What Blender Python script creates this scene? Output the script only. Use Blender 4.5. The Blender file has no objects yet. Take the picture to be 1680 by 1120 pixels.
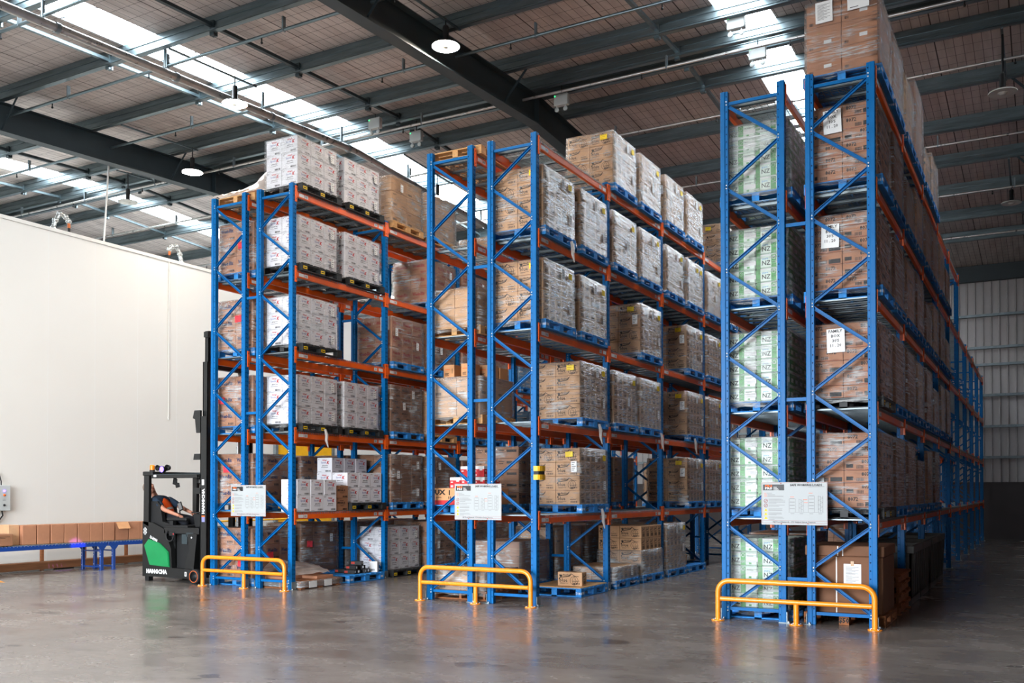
import bpy, math, random
from mathutils import Vector, Matrix
S = bpy.context.scene
C = S.collection
R = random.Random(7)
PI = math.pi

# ------------------------------------------------------------------ materials
def lin(c):
    """sRGB 0-255 to linear"""
    out = []
    for v in c[:3]:
        v /= 255.0
        out.append(v / 12.92 if v <= .04045 else ((v + .055) / 1.055) ** 2.4)
    return (out[0], out[1], out[2], 1.0)

def nd(nt, t, **kw):
    n = nt.nodes.new(t)
    for k, v in kw.items():
        if k in n.inputs.keys():
            n.inputs[k].default_value = v
        else:
            setattr(n, k, v)
    return n

def mat(name, rgb, rough=.5, metal=0.0, var=.08, scale=6.0, spec=.5, coat=0.0, bump=0.0, stretch=(1, 1, 1), rvar=.1):
    """A painted / printed / metal surface whose colour and gloss vary a little with noise."""
    m = bpy.data.materials.new(name)
    m.use_nodes = True
    nt = m.node_tree
    b = nt.nodes['Principled BSDF']
    b.inputs['Metallic'].default_value = metal
    b.inputs['Specular IOR Level'].default_value = spec
    b.inputs['Coat Weight'].default_value = coat
    b.inputs['Coat Roughness'].default_value = .2
    c = lin(rgb)
    tc = nd(nt, 'ShaderNodeTexCoord')
    mp = nd(nt, 'ShaderNodeMapping')
    mp.inputs['Scale'].default_value = (scale * stretch[0], scale * stretch[1], scale * stretch[2])
    nz = nd(nt, 'ShaderNodeTexNoise')
    nz.inputs['Scale'].default_value = 1.0
    nz.inputs['Detail'].default_value = 3.0
    nt.links.new(tc.outputs['Object'], mp.inputs[0])
    nt.links.new(mp.outputs[0], nz.inputs['Vector'])
    rp = nd(nt, 'ShaderNodeValToRGB')
    rp.color_ramp.elements[0].position = .3
    rp.color_ramp.elements[1].position = .7
    rp.color_ramp.elements[0].color = tuple(min(1, v * (1 - var)) for v in c[:3]) + (1,)
    rp.color_ramp.elements[1].color = tuple(min(1, v * (1 + var)) for v in c[:3]) + (1,)
    nt.links.new(nz.outputs['Fac'], rp.inputs['Fac'])
    nt.links.new(rp.outputs['Color'], b.inputs['Base Color'])
    mr = nd(nt, 'ShaderNodeMapRange')
    mr.inputs['To Min'].default_value = max(.02, rough - rvar)
    mr.inputs['To Max'].default_value = min(1, rough + rvar)
    nt.links.new(nz.outputs['Fac'], mr.inputs['Value'])
    nt.links.new(mr.outputs['Result'], b.inputs['Roughness'])
    if bump:
        bp = nd(nt, 'ShaderNodeBump')
        bp.inputs['Strength'].default_value = bump
        bp.inputs['Distance'].default_value = .02
        nt.links.new(nz.outputs['Fac'], bp.inputs['Height'])
        nt.links.new(bp.outputs['Normal'], b.inputs['Normal'])
    return m

def emit(name, rgb, strength):
    m = bpy.data.materials.new(name)
    m.use_nodes = True
    nt = m.node_tree
    nt.nodes.clear()
    e = nd(nt, 'ShaderNodeEmission')
    e.inputs['Color'].default_value = lin(rgb)
    e.inputs['Strength'].default_value = strength
    o = nd(nt, 'ShaderNodeOutputMaterial')
    nt.links.new(e.outputs[0], o.inputs[0])
    return m

def film_mat(name, lo, hi, tint=(235, 240, 240), rough=.26, shine=3.0, trans=False):
    """Stretch film: clear glossy plastic, hazy in streaks where the layers bunch up."""
    m = bpy.data.materials.new(name)
    m.use_nodes = True
    nt = m.node_tree
    nt.nodes.clear()
    tc = nd(nt, 'ShaderNodeTexCoord')
    oi = nd(nt, 'ShaderNodeObjectInfo')
    ad = nd(nt, 'ShaderNodeVectorMath', operation='ADD')
    cx = nd(nt, 'ShaderNodeCombineXYZ')
    ml = nd(nt, 'ShaderNodeMath', operation='MULTIPLY')
    ml.inputs[1].default_value = 37.0
    nt.links.new(oi.outputs['Random'], ml.inputs[0])
    for i in range(3):
        nt.links.new(ml.outputs[0], cx.inputs[i])
    nt.links.new(tc.outputs['Object'], ad.inputs[0])
    nt.links.new(cx.outputs[0], ad.inputs[1])
    def streak(rx, ry, scale, det):
        mp = nd(nt, 'ShaderNodeMapping')
        mp.inputs['Rotation'].default_value = (rx, ry, 0)
        mp.inputs['Scale'].default_value = scale
        nt.links.new(ad.outputs[0], mp.inputs[0])
        n = nd(nt, 'ShaderNodeTexNoise')
        n.inputs['Scale'].default_value = 1.0
        n.inputs['Detail'].default_value = det
        n.inputs['Roughness'].default_value = .6
        nt.links.new(mp.outputs[0], n.inputs['Vector'])
        return n
    n1 = streak(.2, .2, (3.0, 3.0, 52), 5)
    n2 = streak(-.5, -.5, (2.2, 2.2, 38), 5)
    n3 = streak(0, 0, (2.6, 2.6, 3.4), 3)
    mx = nd(nt, 'ShaderNodeMath', operation='MAXIMUM')
    nt.links.new(n1.outputs['Fac'], mx.inputs[0])
    nt.links.new(n2.outputs['Fac'], mx.inputs[1])
    m2 = nd(nt, 'ShaderNodeMath', operation='MULTIPLY')
    nt.links.new(mx.outputs[0], m2.inputs[0])
    nt.links.new(n3.outputs['Fac'], m2.inputs[1])
    mr = nd(nt, 'ShaderNodeMapRange')
    mr.inputs['From Min'].default_value = .27
    mr.inputs['From Max'].default_value = .42
    mr.inputs['To Min'].default_value = lo
    mr.inputs['To Max'].default_value = hi
    nt.links.new(m2.outputs[0], mr.inputs['Value'])
    bp = nd(nt, 'ShaderNodeBump')
    bp.inputs['Strength'].default_value = .8
    bp.inputs['Distance'].default_value = .03
    nt.links.new(mx.outputs[0], bp.inputs['Height'])
    tr = nd(nt, 'ShaderNodeBsdfTransparent')
    tr.inputs['Color'].default_value = (.97, .97, .97, 1)
    df = nd(nt, 'ShaderNodeBsdfDiffuse'); df.inputs['Color'].default_value = lin(tint)
    nt.links.new(bp.outputs['Normal'], df.inputs['Normal'])
    gl = nd(nt, 'ShaderNodeBsdfGlossy'); gl.inputs['Color'].default_value = (1, 1, 1, 1); gl.inputs['Roughness'].default_value = rough
    nt.links.new(bp.outputs['Normal'], gl.inputs['Normal'])
    m_a = nd(nt, 'ShaderNodeMixShader'); m_b = nd(nt, 'ShaderNodeMixShader')
    nt.links.new(mr.outputs['Result'], m_a.inputs[0]); nt.links.new(tr.outputs[0], m_a.inputs[1])
    if trans:
        tl = nd(nt, 'ShaderNodeBsdfTranslucent'); tl.inputs['Color'].default_value = lin(tint)
        m_c = nd(nt, 'ShaderNodeMixShader'); m_c.inputs[0].default_value = .45
        nt.links.new(df.outputs[0], m_c.inputs[1]); nt.links.new(tl.outputs[0], m_c.inputs[2]); nt.links.new(m_c.outputs[0], m_a.inputs[2])
    else:
        nt.links.new(df.outputs[0], m_a.inputs[2])
    fr = nd(nt, 'ShaderNodeFresnel'); fr.inputs['IOR'].default_value = 1.5
    nt.links.new(bp.outputs['Normal'], fr.inputs['Normal'])
    fm = nd(nt, 'ShaderNodeMapRange'); fm.inputs['From Min'].default_value = .07; fm.inputs['From Max'].default_value = .32
    fm.inputs['To Min'].default_value = .04; fm.inputs['To Max'].default_value = min(1, shine * .3)
    nt.links.new(fr.outputs[0], fm.inputs['Value'])
    sk = nd(nt, 'ShaderNodeMapRange'); sk.inputs['From Min'].default_value = .42; sk.inputs['From Max'].default_value = .66
    sk.inputs['To Min'].default_value = .12; sk.inputs['To Max'].default_value = 1.15
    nt.links.new(mx.outputs[0], sk.inputs['Value'])
    gm = nd(nt, 'ShaderNodeMath', operation='MULTIPLY'); gm.use_clamp = True
    nt.links.new(fm.outputs['Result'], gm.inputs[0]); nt.links.new(sk.outputs['Result'], gm.inputs[1])
    nt.links.new(gm.outputs[0], m_b.inputs[0]); nt.links.new(m_a.outputs[0], m_b.inputs[1]); nt.links.new(gl.outputs[0], m_b.inputs[2])
    o = nd(nt, 'ShaderNodeOutputMaterial')
    nt.links.new(m_b.outputs[0], o.inputs[0])
    return m

M = {}
M['blue'] = mat('blue_powder_coat', (0, 100, 164), .38, 0, .1, 5, .18, .0)
M['slot'] = mat('punched_slot', (9, 18, 34), .8, 0, .05, 5, .1)
M['orange'] = mat('orange_beam_paint', (246, 100, 18), .38, 0, .12, 4, .5, .15)
M['rail'] = mat('yellow_orange_rail_paint', (250, 146, 20), .3, 0, .08, 5, .5, .3)
M['galv'] = mat('galvanised_steel', (134, 146, 150), .46, .6, .16, 9, .5)
M['galvd'] = mat('weathered_galvanised_purlin', (112, 126, 130), .34, .75, .18, 5, .5, stretch=(.4, 3, 3))
M['pipe'] = mat('galvanised_pipe', (186, 184, 180), .3, .6, .15, 6, .5)
M['bolt'] = mat('zinc_bolt', (215, 220, 225), .3, .8, .05, 9)
M['white'] = mat('white_print_stock', (232, 233, 231), .55, 0, .03, 12)
M['signw'] = mat('sign_face_white', (172, 177, 177), .5, 0, .02, 6)
M['yellow'] = mat('yellow_label_stock', (244, 208, 22), .5, 0, .05, 12)
M['pink'] = mat('pink_red_paper', (238, 58, 70), .55, 0, .05, 12)
M['ink'] = mat('black_print', (26, 22, 22), .6, 0, .08, 20, .3)
M['navy'] = mat('navy_print', (34, 38, 84), .6, 0, .08, 20, .3)
M['redink'] = mat('red_print', (198, 44, 50), .6, 0, .08, 20, .3)
M['dkred'] = mat('brick_red_print', (168, 52, 40), .6, 0, .1, 20, .3)
M['lilac'] = mat('pale_violet_print', (128, 130, 176), .6, 0, .08, 20, .3)
M['greyink'] = mat('grey_print', (120, 118, 116), .6, 0, .08, 20, .3)
M['orink'] = mat('orange_print', (236, 106, 30), .6, 0, .05, 20, .3)
M['card'] = mat('kraft_cardboard', (208, 164, 124), .72, 0, .07, 7, .3)
M['cardd'] = mat('dark_kraft_cardboard', (158, 112, 82), .74, 0, .08, 7, .3)
M['cardr'] = mat('reddish_kraft_cardboard', (184, 130, 98), .72, 0, .07, 7, .3)
M['cardo'] = mat('open_flap_cardboard', (206, 152, 106), .75, 0, .06, 7, .3)
M['wcard'] = mat('white_carton_board', (228, 228, 232), .6, 0, .025, 9, .35)
M['nzb'] = mat('pale_green_pack_print', (216, 234, 220), .3, 0, .08, 8)
M['green'] = mat('leaf_green_print', (40, 140, 48), .35, 0, .35, 16)
M['lblue'] = mat('sky_blue_print', (120, 178, 222), .45, 0, .1, 9)
M['cardx'] = mat('old_dark_brown_carton', (122, 86, 64), .75, 0, .1, 5, .2)
M['tape'] = mat('carton_tape', (186, 148, 104), .3, 0, .05, 9)
M['pblue'] = mat('blue_pallet_paint', (44, 132, 204), .6, 0, .2, 7, .3, stretch=(3, .7, 3))
M['pblack'] = mat('black_pallet_plastic', (38, 40, 40), .55, 0, .2, 7)
M['timber'] = mat('raw_pallet_timber', (206, 160, 108), .75, 0, .15, 6, .2, stretch=(6, .8, 6))
M['timberd'] = mat('weathered_pallet_timber', (150, 96, 62), .8, 0, .2, 6, .2, stretch=(6, .8, 6))
M['black'] = mat('black_truck_paint', (17, 18, 18), .42, 0, .12, 6)
M['blackm'] = mat('matt_black_steel', (11, 12, 13), .6, 0, .15, 6)
M['rubber'] = mat('wheel_rubber', (22, 22, 23), .75, 0, .1, 12)
M['grnp'] = mat('green_truck_panel', (8, 132, 72), .35, 0, .06, 5, .5, .2)
M['dsteel'] = mat('dark_painted_rafter', (46, 58, 62), .5, .1, .1, 4)
M['skin'] = mat('skin', (190, 130, 104), .55, 0, .06, 15)
M['hair'] = mat('grey_hair', (128, 112, 100), .8, 0, .2, 40)
M['shirt'] = mat('dark_navy_cotton', (38, 52, 68), .85, 0, .12, 25, .2)
M['vest'] = mat('hi_vis_orange', (255, 92, 24), .7, 0, .06, 25, .3)
M['silver'] = mat('reflective_silver_tape', (205, 208, 206), .3, .4, .06, 25)
M['trouser'] = mat('black_work_trousers', (34, 36, 42), .9, 0, .1, 25, .2)
M['lampb'] = mat('lamp_housing_black', (24, 25, 26), .5, 0, .05, 9)
M['lampw'] = mat('lamp_ring_white', (196, 196, 190), .5, 0, .05, 9)
M['boxg'] = mat('grey_enclosure', (186, 192, 190), .5, 0, .04, 9)
M['foil'] = mat('silver_pipe_wrap', (205, 210, 208), .25, .7, .2, 30, .5, 0, .4)
M['copper'] = mat('copper_fitting', (200, 110, 60), .4, .6, .1, 30)
M['corten'] = mat('dark_timber_kerb', (112, 74, 48), .75, 0, .25, 4, .2, stretch=(2, .5, 4))
M['convb'] = mat('conveyor_blue', (24, 66, 140), .4, 0, .1, 5, .5, .2)
M['ypaint'] = mat('safety_yellow_paint', (240, 180, 30), .4, 0, .08, 5)
M['purple'] = mat('purple_plastic_wrap', (70, 64, 96), .35, 0, .15, 12)
M['film'] = film_mat('stretch_film', .03, .55)
M['filmh'] = film_mat('heavy_stretch_film', .15, .85)
M['filml'] = film_mat('thin_stretch_film', .02, .3, shine=.9)
M['sheet'] = film_mat('loose_plastic_sheet', .8, .97, (244, 238, 232), .3, trans=True)
M['led'] = emit('lamp_led', (255, 238, 218), 140.0)
M['greenled'] = emit('green_status_led', (40, 255, 120), 3.0)
M['blueled'] = emit('blue_truck_light', (120, 96, 255), 4.0)
M['amber'] = mat('amber_beacon_lens', (250, 140, 30), .25, 0, .05, 9)

# ------------------------------------------------------------------ text outlines
_txt = {}
def text2d(s, bold=0.0):
    key = (s, bold)
    if key in _txt:
        return _txt[key]
    cu = bpy.data.curves.new('lettering', 'FONT')
    cu.body = s
    cu.resolution_u = 1
    cu.offset = bold
    ob = bpy.data.objects.new('lettering', cu)
    C.objects.link(ob)
    dg = bpy.context.evaluated_depsgraph_get()
    ev = ob.evaluated_get(dg)
    me = ev.to_mesh()
    v = [(p.co.x, p.co.y) for p in me.vertices]
    f = [tuple(p.vertices) for p in me.polygons]
    ev.to_mesh_clear()
    bpy.data.objects.remove(ob)
    bpy.data.curves.remove(cu)
    x0 = min([p[0] for p in v] or [0]); x1 = max([p[0] for p in v] or [1])
    v = [((x - x0) / .72, y / .72) for x, y in v]           # cap height = 1
    _txt[key] = (v, f, (x1 - x0) / .72)
    return _txt[key]

# ------------------------------------------------------------------ mesh builder
class MB:
    def __init__(self):
        self.v = []; self.f = []; self.mi = []; self.sm = []; self.mats = []
    def slot(self, m):
        if m not in self.mats:
            self.mats.append(m)
        return self.mats.index(m)
    def face(self, pts, m, smooth=False):
        b = len(self.v)
        self.v.extend([tuple(p) for p in pts])
        self.f.append(tuple(range(b, b + len(pts)))); self.mi.append(self.slot(m)); self.sm.append(smooth)
    def mesh(self, vs, fs, m, smooth=False):
        b = len(self.v); s = self.slot(m)
        self.v.extend([tuple(p) for p in vs])
        for f in fs:
            self.f.append(tuple(b + i for i in f)); self.mi.append(s); self.sm.append(smooth)
    def frame_box(self, o, ux, uy, uz, m, b=0.0):
        """box spanned by three half-axis vectors about centre o, edges chamfered by b"""
        o = Vector(o); ux = Vector(ux); uy = Vector(uy); uz = Vector(uz)
        if ux.cross(uy).dot(uz) < 0:
            uz = -uz
        if b <= 0:
            vs = [o + sx * ux + sy * uy + sz * uz for sz in (-1, 1) for sy in (-1, 1) for sx in (-1, 1)]
            fs = [(0, 2, 3, 1), (4, 5, 7, 6), (0, 1, 5, 4), (2, 6, 7, 3), (0, 4, 6, 2), (1, 3, 7, 5)]
            self.mesh(vs, fs, m); return
        L = [max(a.length, 1e-6) for a in (ux, uy, uz)]
        k = [max(0, 1 - b / l) for l in L]
        vs = []; ix = {}
        for sx in (-1, 1):
            for sy in (-1, 1):
                for sz in (-1, 1):
                    s = (sx, sy, sz)
                    for a in range(3):
                        c = [s[i] * (1 if i == a else k[i]) for i in range(3)]
                        ix[(s, a)] = len(vs)
                        vs.append(o + c[0] * ux + c[1] * uy + c[2] * uz)
        fs = []
        def q(keys, n):
            p = [vs[ix[t]] for t in keys]
            nn = (p[1] - p[0]).cross(p[2] - p[0])
            fs.append(tuple(ix[t] for t in (keys if nn.dot(n) > 0 else keys[::-1])))
        ax = (ux, uy, uz)
        for a in range(3):
            i, j = [t for t in range(3) if t != a]
            for s in (-1, 1):
                ks = []
                for si, sj in ((-1, -1), (1, -1), (1, 1), (-1, 1)):
                    t = [0, 0, 0]; t[a] = s; t[i] = si; t[j] = sj
                    ks.append((tuple(t), a))
                q(ks, s * ax[a])
            for si in (-1, 1):
                for sj in (-1, 1):
                    t0 = [0, 0, 0]; t0[i] = si; t0[j] = sj; t1 = list(t0); t0[a] = -1; t1[a] = 1
                    t0 = tuple(t0); t1 = tuple(t1)
                    q([(t0, i), (t1, i), (t1, j), (t0, j)], si * ax[i] / L[i] + sj * ax[j] / L[j])
        for sx in (-1, 1):
            for sy in (-1, 1):
                for sz in (-1, 1):
                    s = (sx, sy, sz)
                    q([(s, 0), (s, 1), (s, 2)], sx * ux + sy * uy + sz * uz)
        self.mesh(vs, fs, m)
    def box(self, x0, x1, y0, y1, z0, z1, m, b=0.0):
        self.frame_box(((x0 + x1) / 2, (y0 + y1) / 2, (z0 + z1) / 2), ((x1 - x0) / 2, 0, 0), (0, (y1 - y0) / 2, 0), (0, 0, (z1 - z0) / 2), m, b)
    def bar(self, p, q, w, h, m, up=(0, 0, 1), b=0.0):
        """rectangular bar from p to q, w across, h along up"""
        p = Vector(p); q = Vector(q); d = (q - p)
        u = Vector(up); s = d.cross(u)
        if s.length < 1e-6:
            s = d.cross(Vector((1, 0, 0)))
        s.normalize(); u = s.cross(d).normalized()
        self.frame_box((p + q) / 2, d / 2, s * w / 2, u * h / 2, m, b)
    def tube(self, pts, r, m, n=8, cap=True):
        pts = [Vector(p) for p in pts]
        rs = r if isinstance(r, (list, tuple)) else [r] * len(pts)
        rings = []; prev = None
        for i, p in enumerate(pts):
            d = (pts[min(i + 1, len(pts) - 1)] - pts[max(i - 1, 0)]).normalized()
            if prev is None:
                a = d.orthogonal().normalized()
            else:
                a = (prev - d * prev.dot(d))
                a = a.normalized() if a.length > 1e-6 else d.orthogonal().normalized()
            prev = a; c = d.cross(a)
            rings.append([p + rs[i] * (math.cos(2 * PI * k / n) * a + math.sin(2 * PI * k / n) * c) for k in range(n)])
        vs = [v for rg in rings for v in rg]
        fs = [(i * n + k, i * n + (k + 1) % n, (i + 1) * n + (k + 1) % n, (i + 1) * n + k) for i in range(len(pts) - 1) for k in range(n)]
        self.mesh(vs, fs, m, True)
        if cap:
            self.face(rings[0][::-1], m); self.face(rings[-1], m)
    def lathe(self, prof, c, m, n=20, axis='Z'):
        """profile of (radius, height) turned about an axis through c"""
        vs = []
        for r, h in prof:
            for k in range(n):
                a = 2 * PI * k / n
                p = (r * math.cos(a), r * math.sin(a), h)
                if axis == 'Y':
                    p = (p[0], p[2], p[1])
                elif axis == 'X':
                    p = (p[2], p[0], p[1])
                vs.append((c[0] + p[0], c[1] + p[1], c[2] + p[2]))
        fs = [(i * n + k, i * n + (k + 1) % n, (i + 1) * n + (k + 1) % n, (i + 1) * n + k) for i in range(len(prof) - 1) for k in range(n)]
        if axis == 'Y':
            fs = [f[::-1] for f in fs]
        self.mesh(vs, fs, m, True)
    def prism(self, poly, ax, t0, t1, m, b=0):
        """polygon in the plane across axis ax (points in the two other axes), extruded t0..t1"""
        def P(p, t):
            return {'X': (t, p[0], p[1]), 'Y': (p[0], t, p[1]), 'Z': (p[0], p[1], t)}[ax]
        n = len(poly)
        vs = [P(p, t0) for p in poly] + [P(p, t1) for p in poly]
        fs = [tuple(range(n))[::-1], tuple(range(n, 2 * n))] + [(i, (i + 1) % n, n + (i + 1) % n, n + i) for i in range(n)]
        area = sum(poly[i][0] * poly[(i + 1) % n][1] - poly[(i + 1) % n][0] * poly[i][1] for i in range(n))
        flip = (area < 0) != (ax == 'Y') != (t1 < t0)
        if flip:
            fs = [f[::-1] for f in fs]
        self.mesh(vs, fs, m)
    def text(self, s, size, o, u, v, m, align='l', shear=0.0, bold=0.0, sx=1.0):
        vs, fs, w = text2d(s, bold)
        o = Vector(o); u = Vector(u).normalized(); v = Vector(v).normalized()
        off = {'l': 0, 'c': -w / 2, 'r': -w}[align]
        self.mesh([o + u * ((x + off) * sx + y * shear) * size + v * y * size for x, y in vs], fs, m)
    def rect(self, o, u, v, x0, y0, x1, y1, m):
        o = Vector(o); u = Vector(u); v = Vector(v)
        self.face([o + u * x0 + v * y0, o + u * x1 + v * y0, o + u * x1 + v * y1, o + u * x0 + v * y1], m)
    def line(self, o, u, v, pts, w, m):
        o = Vector(o); u = Vector(u); v = Vector(v)
        for i in range(len(pts) - 1):
            a = Vector(pts[i]); b = Vector(pts[i + 1]); d = (b - a)
            if d.length < 1e-9:
                continue
            n = Vector((-d.y, d.x)).normalized() * w / 2
            d = d.normalized() * w * .3
            q = [a - n - d, b - n + d, b + n + d, a + n - d]
            self.face([o + u * p.x + v * p.y for p in q], m)
    def data(self, name):
        me = bpy.data.meshes.new(name)
        me.from_pydata(self.v, [], self.f)
        for m in self.mats:
            me.materials.append(m)
        me.polygons.foreach_set('material_index', self.mi)
        me.polygons.foreach_set('use_smooth', self.sm)
        me.update()
        return me
    def build(self, name, parent=None, loc=(0, 0, 0), rz=0.0):
        return put(name, self.data(name), parent, loc, rz)

def put(name, me, parent=None, loc=(0, 0, 0), rz=0.0):
    o = bpy.data.objects.new(name, me)
    C.objects.link(o)
    o.location = loc
    if rz:
        o.rotation_euler = (0, 0, rz)
    if parent is not None:
        o.parent = parent
    return o

def tag(o, label=None, cat=None, group=None, kind=None):
    if label: o['label'] = label
    if cat: o['category'] = cat
    if group: o['group'] = group
    if kind: o['kind'] = kind
    return o

def thing(name, label, cat, loc=(0, 0, 0), rz=0.0, group=None):
    return tag(put(name, None, None, loc, rz), label, cat, group)

def struct(name, mb, loc=(0, 0, 0)):
    return tag(mb.build(name, None, loc), kind='structure')
# ------------------------------------------------------------------ the building
YR, ZB, SL = 5.87, 10.245, .052          # ridge line, purlin underside at the ridge, roof slope
YF, YB = -17.0, 24.9                      # front and back walls
XW, XE = -26.0, 15.0                      # far left and right walls
BAY = 2.615
PD = .34                                  # purlin depth
def zr(y):                                # underside of the purlins
    return ZB - SL * abs(y - YR)

def floor_mat():
    m = bpy.data.materials.new('polished_concrete'); m.use_nodes = True
    nt = m.node_tree; b = nt.nodes['Principled BSDF']
    tc = nd(nt, 'ShaderNodeTexCoord')
    def noise(scale, det, rough=.6, vec=None, stretch=None):
        n = nd(nt, 'ShaderNodeTexNoise'); n.inputs['Scale'].default_value = scale
        n.inputs['Detail'].default_value = det; n.inputs['Roughness'].default_value = rough
        if stretch:
            mp = nd(nt, 'ShaderNodeMapping'); mp.inputs['Scale'].default_value = stretch
            nt.links.new(tc.outputs['Object'], mp.inputs[0]); nt.links.new(mp.outputs[0], n.inputs['Vector'])
        else:
            nt.links.new(tc.outputs['Object'], n.inputs['Vector'])
        return n
    a = noise(.4, 5, .6); f = noise(5, 5, .7); st = noise(.9, 3, .5, None, (1.0, 1.6, 1)); sc = noise(1.1, 4, .6, None, (1.0, 1.5, 1))
    def ramp(src, p0, p1, c0, c1):
        r = nd(nt, 'ShaderNodeValToRGB'); e = r.color_ramp.elements
        e[0].position = p0; e[1].position = p1; e[0].color = c0; e[1].color = c1
        nt.links.new(src, r.inputs['Fac']); return r
    base = ramp(a.outputs['Fac'], .3, .72, lin((116, 109, 103)), lin((146, 138, 130)))
    fine = ramp(f.outputs['Fac'], .3, .7, (.93, .93, .93, 1), (1.04, 1.04, 1.04, 1))
    stain = ramp(st.outputs['Fac'], .66, .68, (1, 1, 1, 1), (.5, .5, .52, 1))
    scuf = ramp(sc.outputs['Fac'], .35, .7, (.8, .8, .8, 1), (1.08, 1.08, 1.08, 1))
    prev = base.outputs['Color']
    for s in (fine, stain, scuf):
        x = nd(nt, 'ShaderNodeMix', data_type='RGBA', blend_type='MULTIPLY')
        x.inputs[0].default_value = 1.0
        nt.links.new(prev, x.inputs[6]); nt.links.new(s.outputs['Color'], x.inputs[7])
        prev = x.outputs[2]
    nt.links.new(prev, b.inputs['Base Color'])
    mr = nd(nt, 'ShaderNodeMapRange'); mr.inputs['From Min'].default_value = .3; mr.inputs['From Max'].default_value = .7
    mr.inputs['To Min'].default_value = .15; mr.inputs['To Max'].default_value = .32
    nt.links.new(sc.outputs['Fac'], mr.inputs['Value']); nt.links.new(mr.outputs['Result'], b.inputs['Roughness'])
    b.inputs['Specular IOR Level'].default_value = .55
    return m

def roof_mat():
    m = bpy.data.materials.new('roof_blanket_with_safety_mesh'); m.use_nodes = True
    nt = m.node_tree; b = nt.nodes['Principled BSDF']
    tc = nd(nt, 'ShaderNodeTexCoord')
    def brick(w, h, mort, c1, c2, off=0.0):
        t = nd(nt, 'ShaderNodeTexBrick', offset=0.0, squash=1.0)
        t.inputs['Scale'].default_value = 1.0
        t.inputs['Brick Width'].default_value = w; t.inputs['Row Height'].default_value = h
        t.inputs['Mortar Size'].default_value = mort; t.inputs['Mortar Smooth'].default_value = .3
        t.inputs['Color1'].default_value = c1; t.inputs['Color2'].default_value = c1; t.inputs['Mortar'].default_value = c2
        nt.links.new(tc.outputs['Object'], t.inputs['Vector']); return t
    g = brick(.165, .36, .0055, (1, 1, 1, 1), (.1, .09, .09, 1))
    sm = brick(1.32, 60.0, .014, (1, 1, 1, 1), (.16, .12, .10, 1))
    n = nd(nt, 'ShaderNodeTexNoise'); n.inputs['Scale'].default_value = 1.0; n.inputs['Detail'].default_value = 4
    mp = nd(nt, 'ShaderNodeMapping'); mp.inputs['Scale'].default_value = (5.0, .9, 1)
    nt.links.new(tc.outputs['Object'], mp.inputs[0]); nt.links.new(mp.outputs[0], n.inputs['Vector'])
    r = nd(nt, 'ShaderNodeValToRGB'); e = r.color_ramp.elements
    e[0].position = .3; e[1].position = .7; e[0].color = lin((186, 174, 168)); e[1].color = lin((214, 203, 197))
    nt.links.new(n.outputs['Fac'], r.inputs['Fac'])
    prev = r.outputs['Color']
    for s in (g, sm):
        x = nd(nt, 'ShaderNodeMix', data_type='RGBA', blend_type='MULTIPLY'); x.inputs[0].default_value = 1.0
        nt.links.new(prev, x.inputs[6]); nt.links.new(s.outputs['Color'], x.inputs[7]); prev = x.outputs[2]
    nt.links.new(prev, b.inputs['Base Color'])
    b.inputs['Roughness'].default_value = .6
    bp = nd(nt, 'ShaderNodeBump'); bp.inputs['Strength'].default_value = .8; bp.inputs['Distance'].default_value = .05
    nt.links.new(n.outputs['Fac'], bp.inputs['Height']); nt.links.new(bp.outputs['Normal'], b.inputs['Normal'])
    return m

M['floor'] = floor_mat()
M['roof'] = roof_mat()
M['panel'] = mat('white_insulated_panel', (224, 222, 215), .45, 0, .015, .6, .4)
M['clad'] = mat('pale_metal_cladding', (184, 180, 178), .45, .1, .06, 3, .4, stretch=(1, 1, .3))
M['precast'] = mat('dark_precast_panel', (74, 68, 68), .7, 0, .08, 2)
M['render'] = mat('grey_wall_lining', (40, 42, 44), .7, 0, .08, 2)
M['sky'] = emit('daylit_skylight_sheet', (236, 246, 255), 12.0)
M['floormark'] = mat('orange_floor_paint', (232, 150, 40), .5, 0, .1, 8)

mb = MB(); mb.box(XW, XE, -60, YB + .3, -.3, 0, M['floor']); struct('floor', mb)
mb = MB()
mb.prism([(-8.75, -1.6), (-8.42, -1.47), (-8.75, -1.34)], 'Z', .001, .004, M['floormark'])
mb.box(-9.6, -8.75, -1.51, -1.43, .001, .004, M['floormark'])
struct('floor_marking_line', mb)

# roof sheets between the skylight strips
SKY = [(-16.2, -15.3), (-7.0, -6.1), (3.22, 4.08)]
cuts = [XW]
for a, b in SKY:
    cuts += [a, b]
cuts += [XE]
SKY_Y = [(-16.0, 23.5), (-16.0, 23.5), (2.25, 22.0)]
def splits(y0, y1):
    return [(a, b) for a, b in ((y0, min(y1, YR)), (max(y0, YR), y1)) if b - a > .01]
mb = MB()
tiles = [(cuts[i], cuts[i + 1], YF, YB + .3) for i in range(0, len(cuts), 2)]
for (a, b), (ya, yb) in zip(SKY, SKY_Y):
    tiles += [(a, b, YF, ya), (a, b, yb, YB + .3)]
for xa, xb, ya, yb in tiles:
    for y0, y1 in splits(ya, yb):
        z0, z1 = zr(y0) + PD, zr(y1) + PD
        P = [(xa, y0, z0), (xb, y0, z0), (xb, y1, z1), (xa, y1, z1)]
        mb.face(P[::-1], M['roof'])
        mb.face([(x, y, z + .08) for x, y, z in P], M['galvd'])
struct('ceiling', mb)
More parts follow.
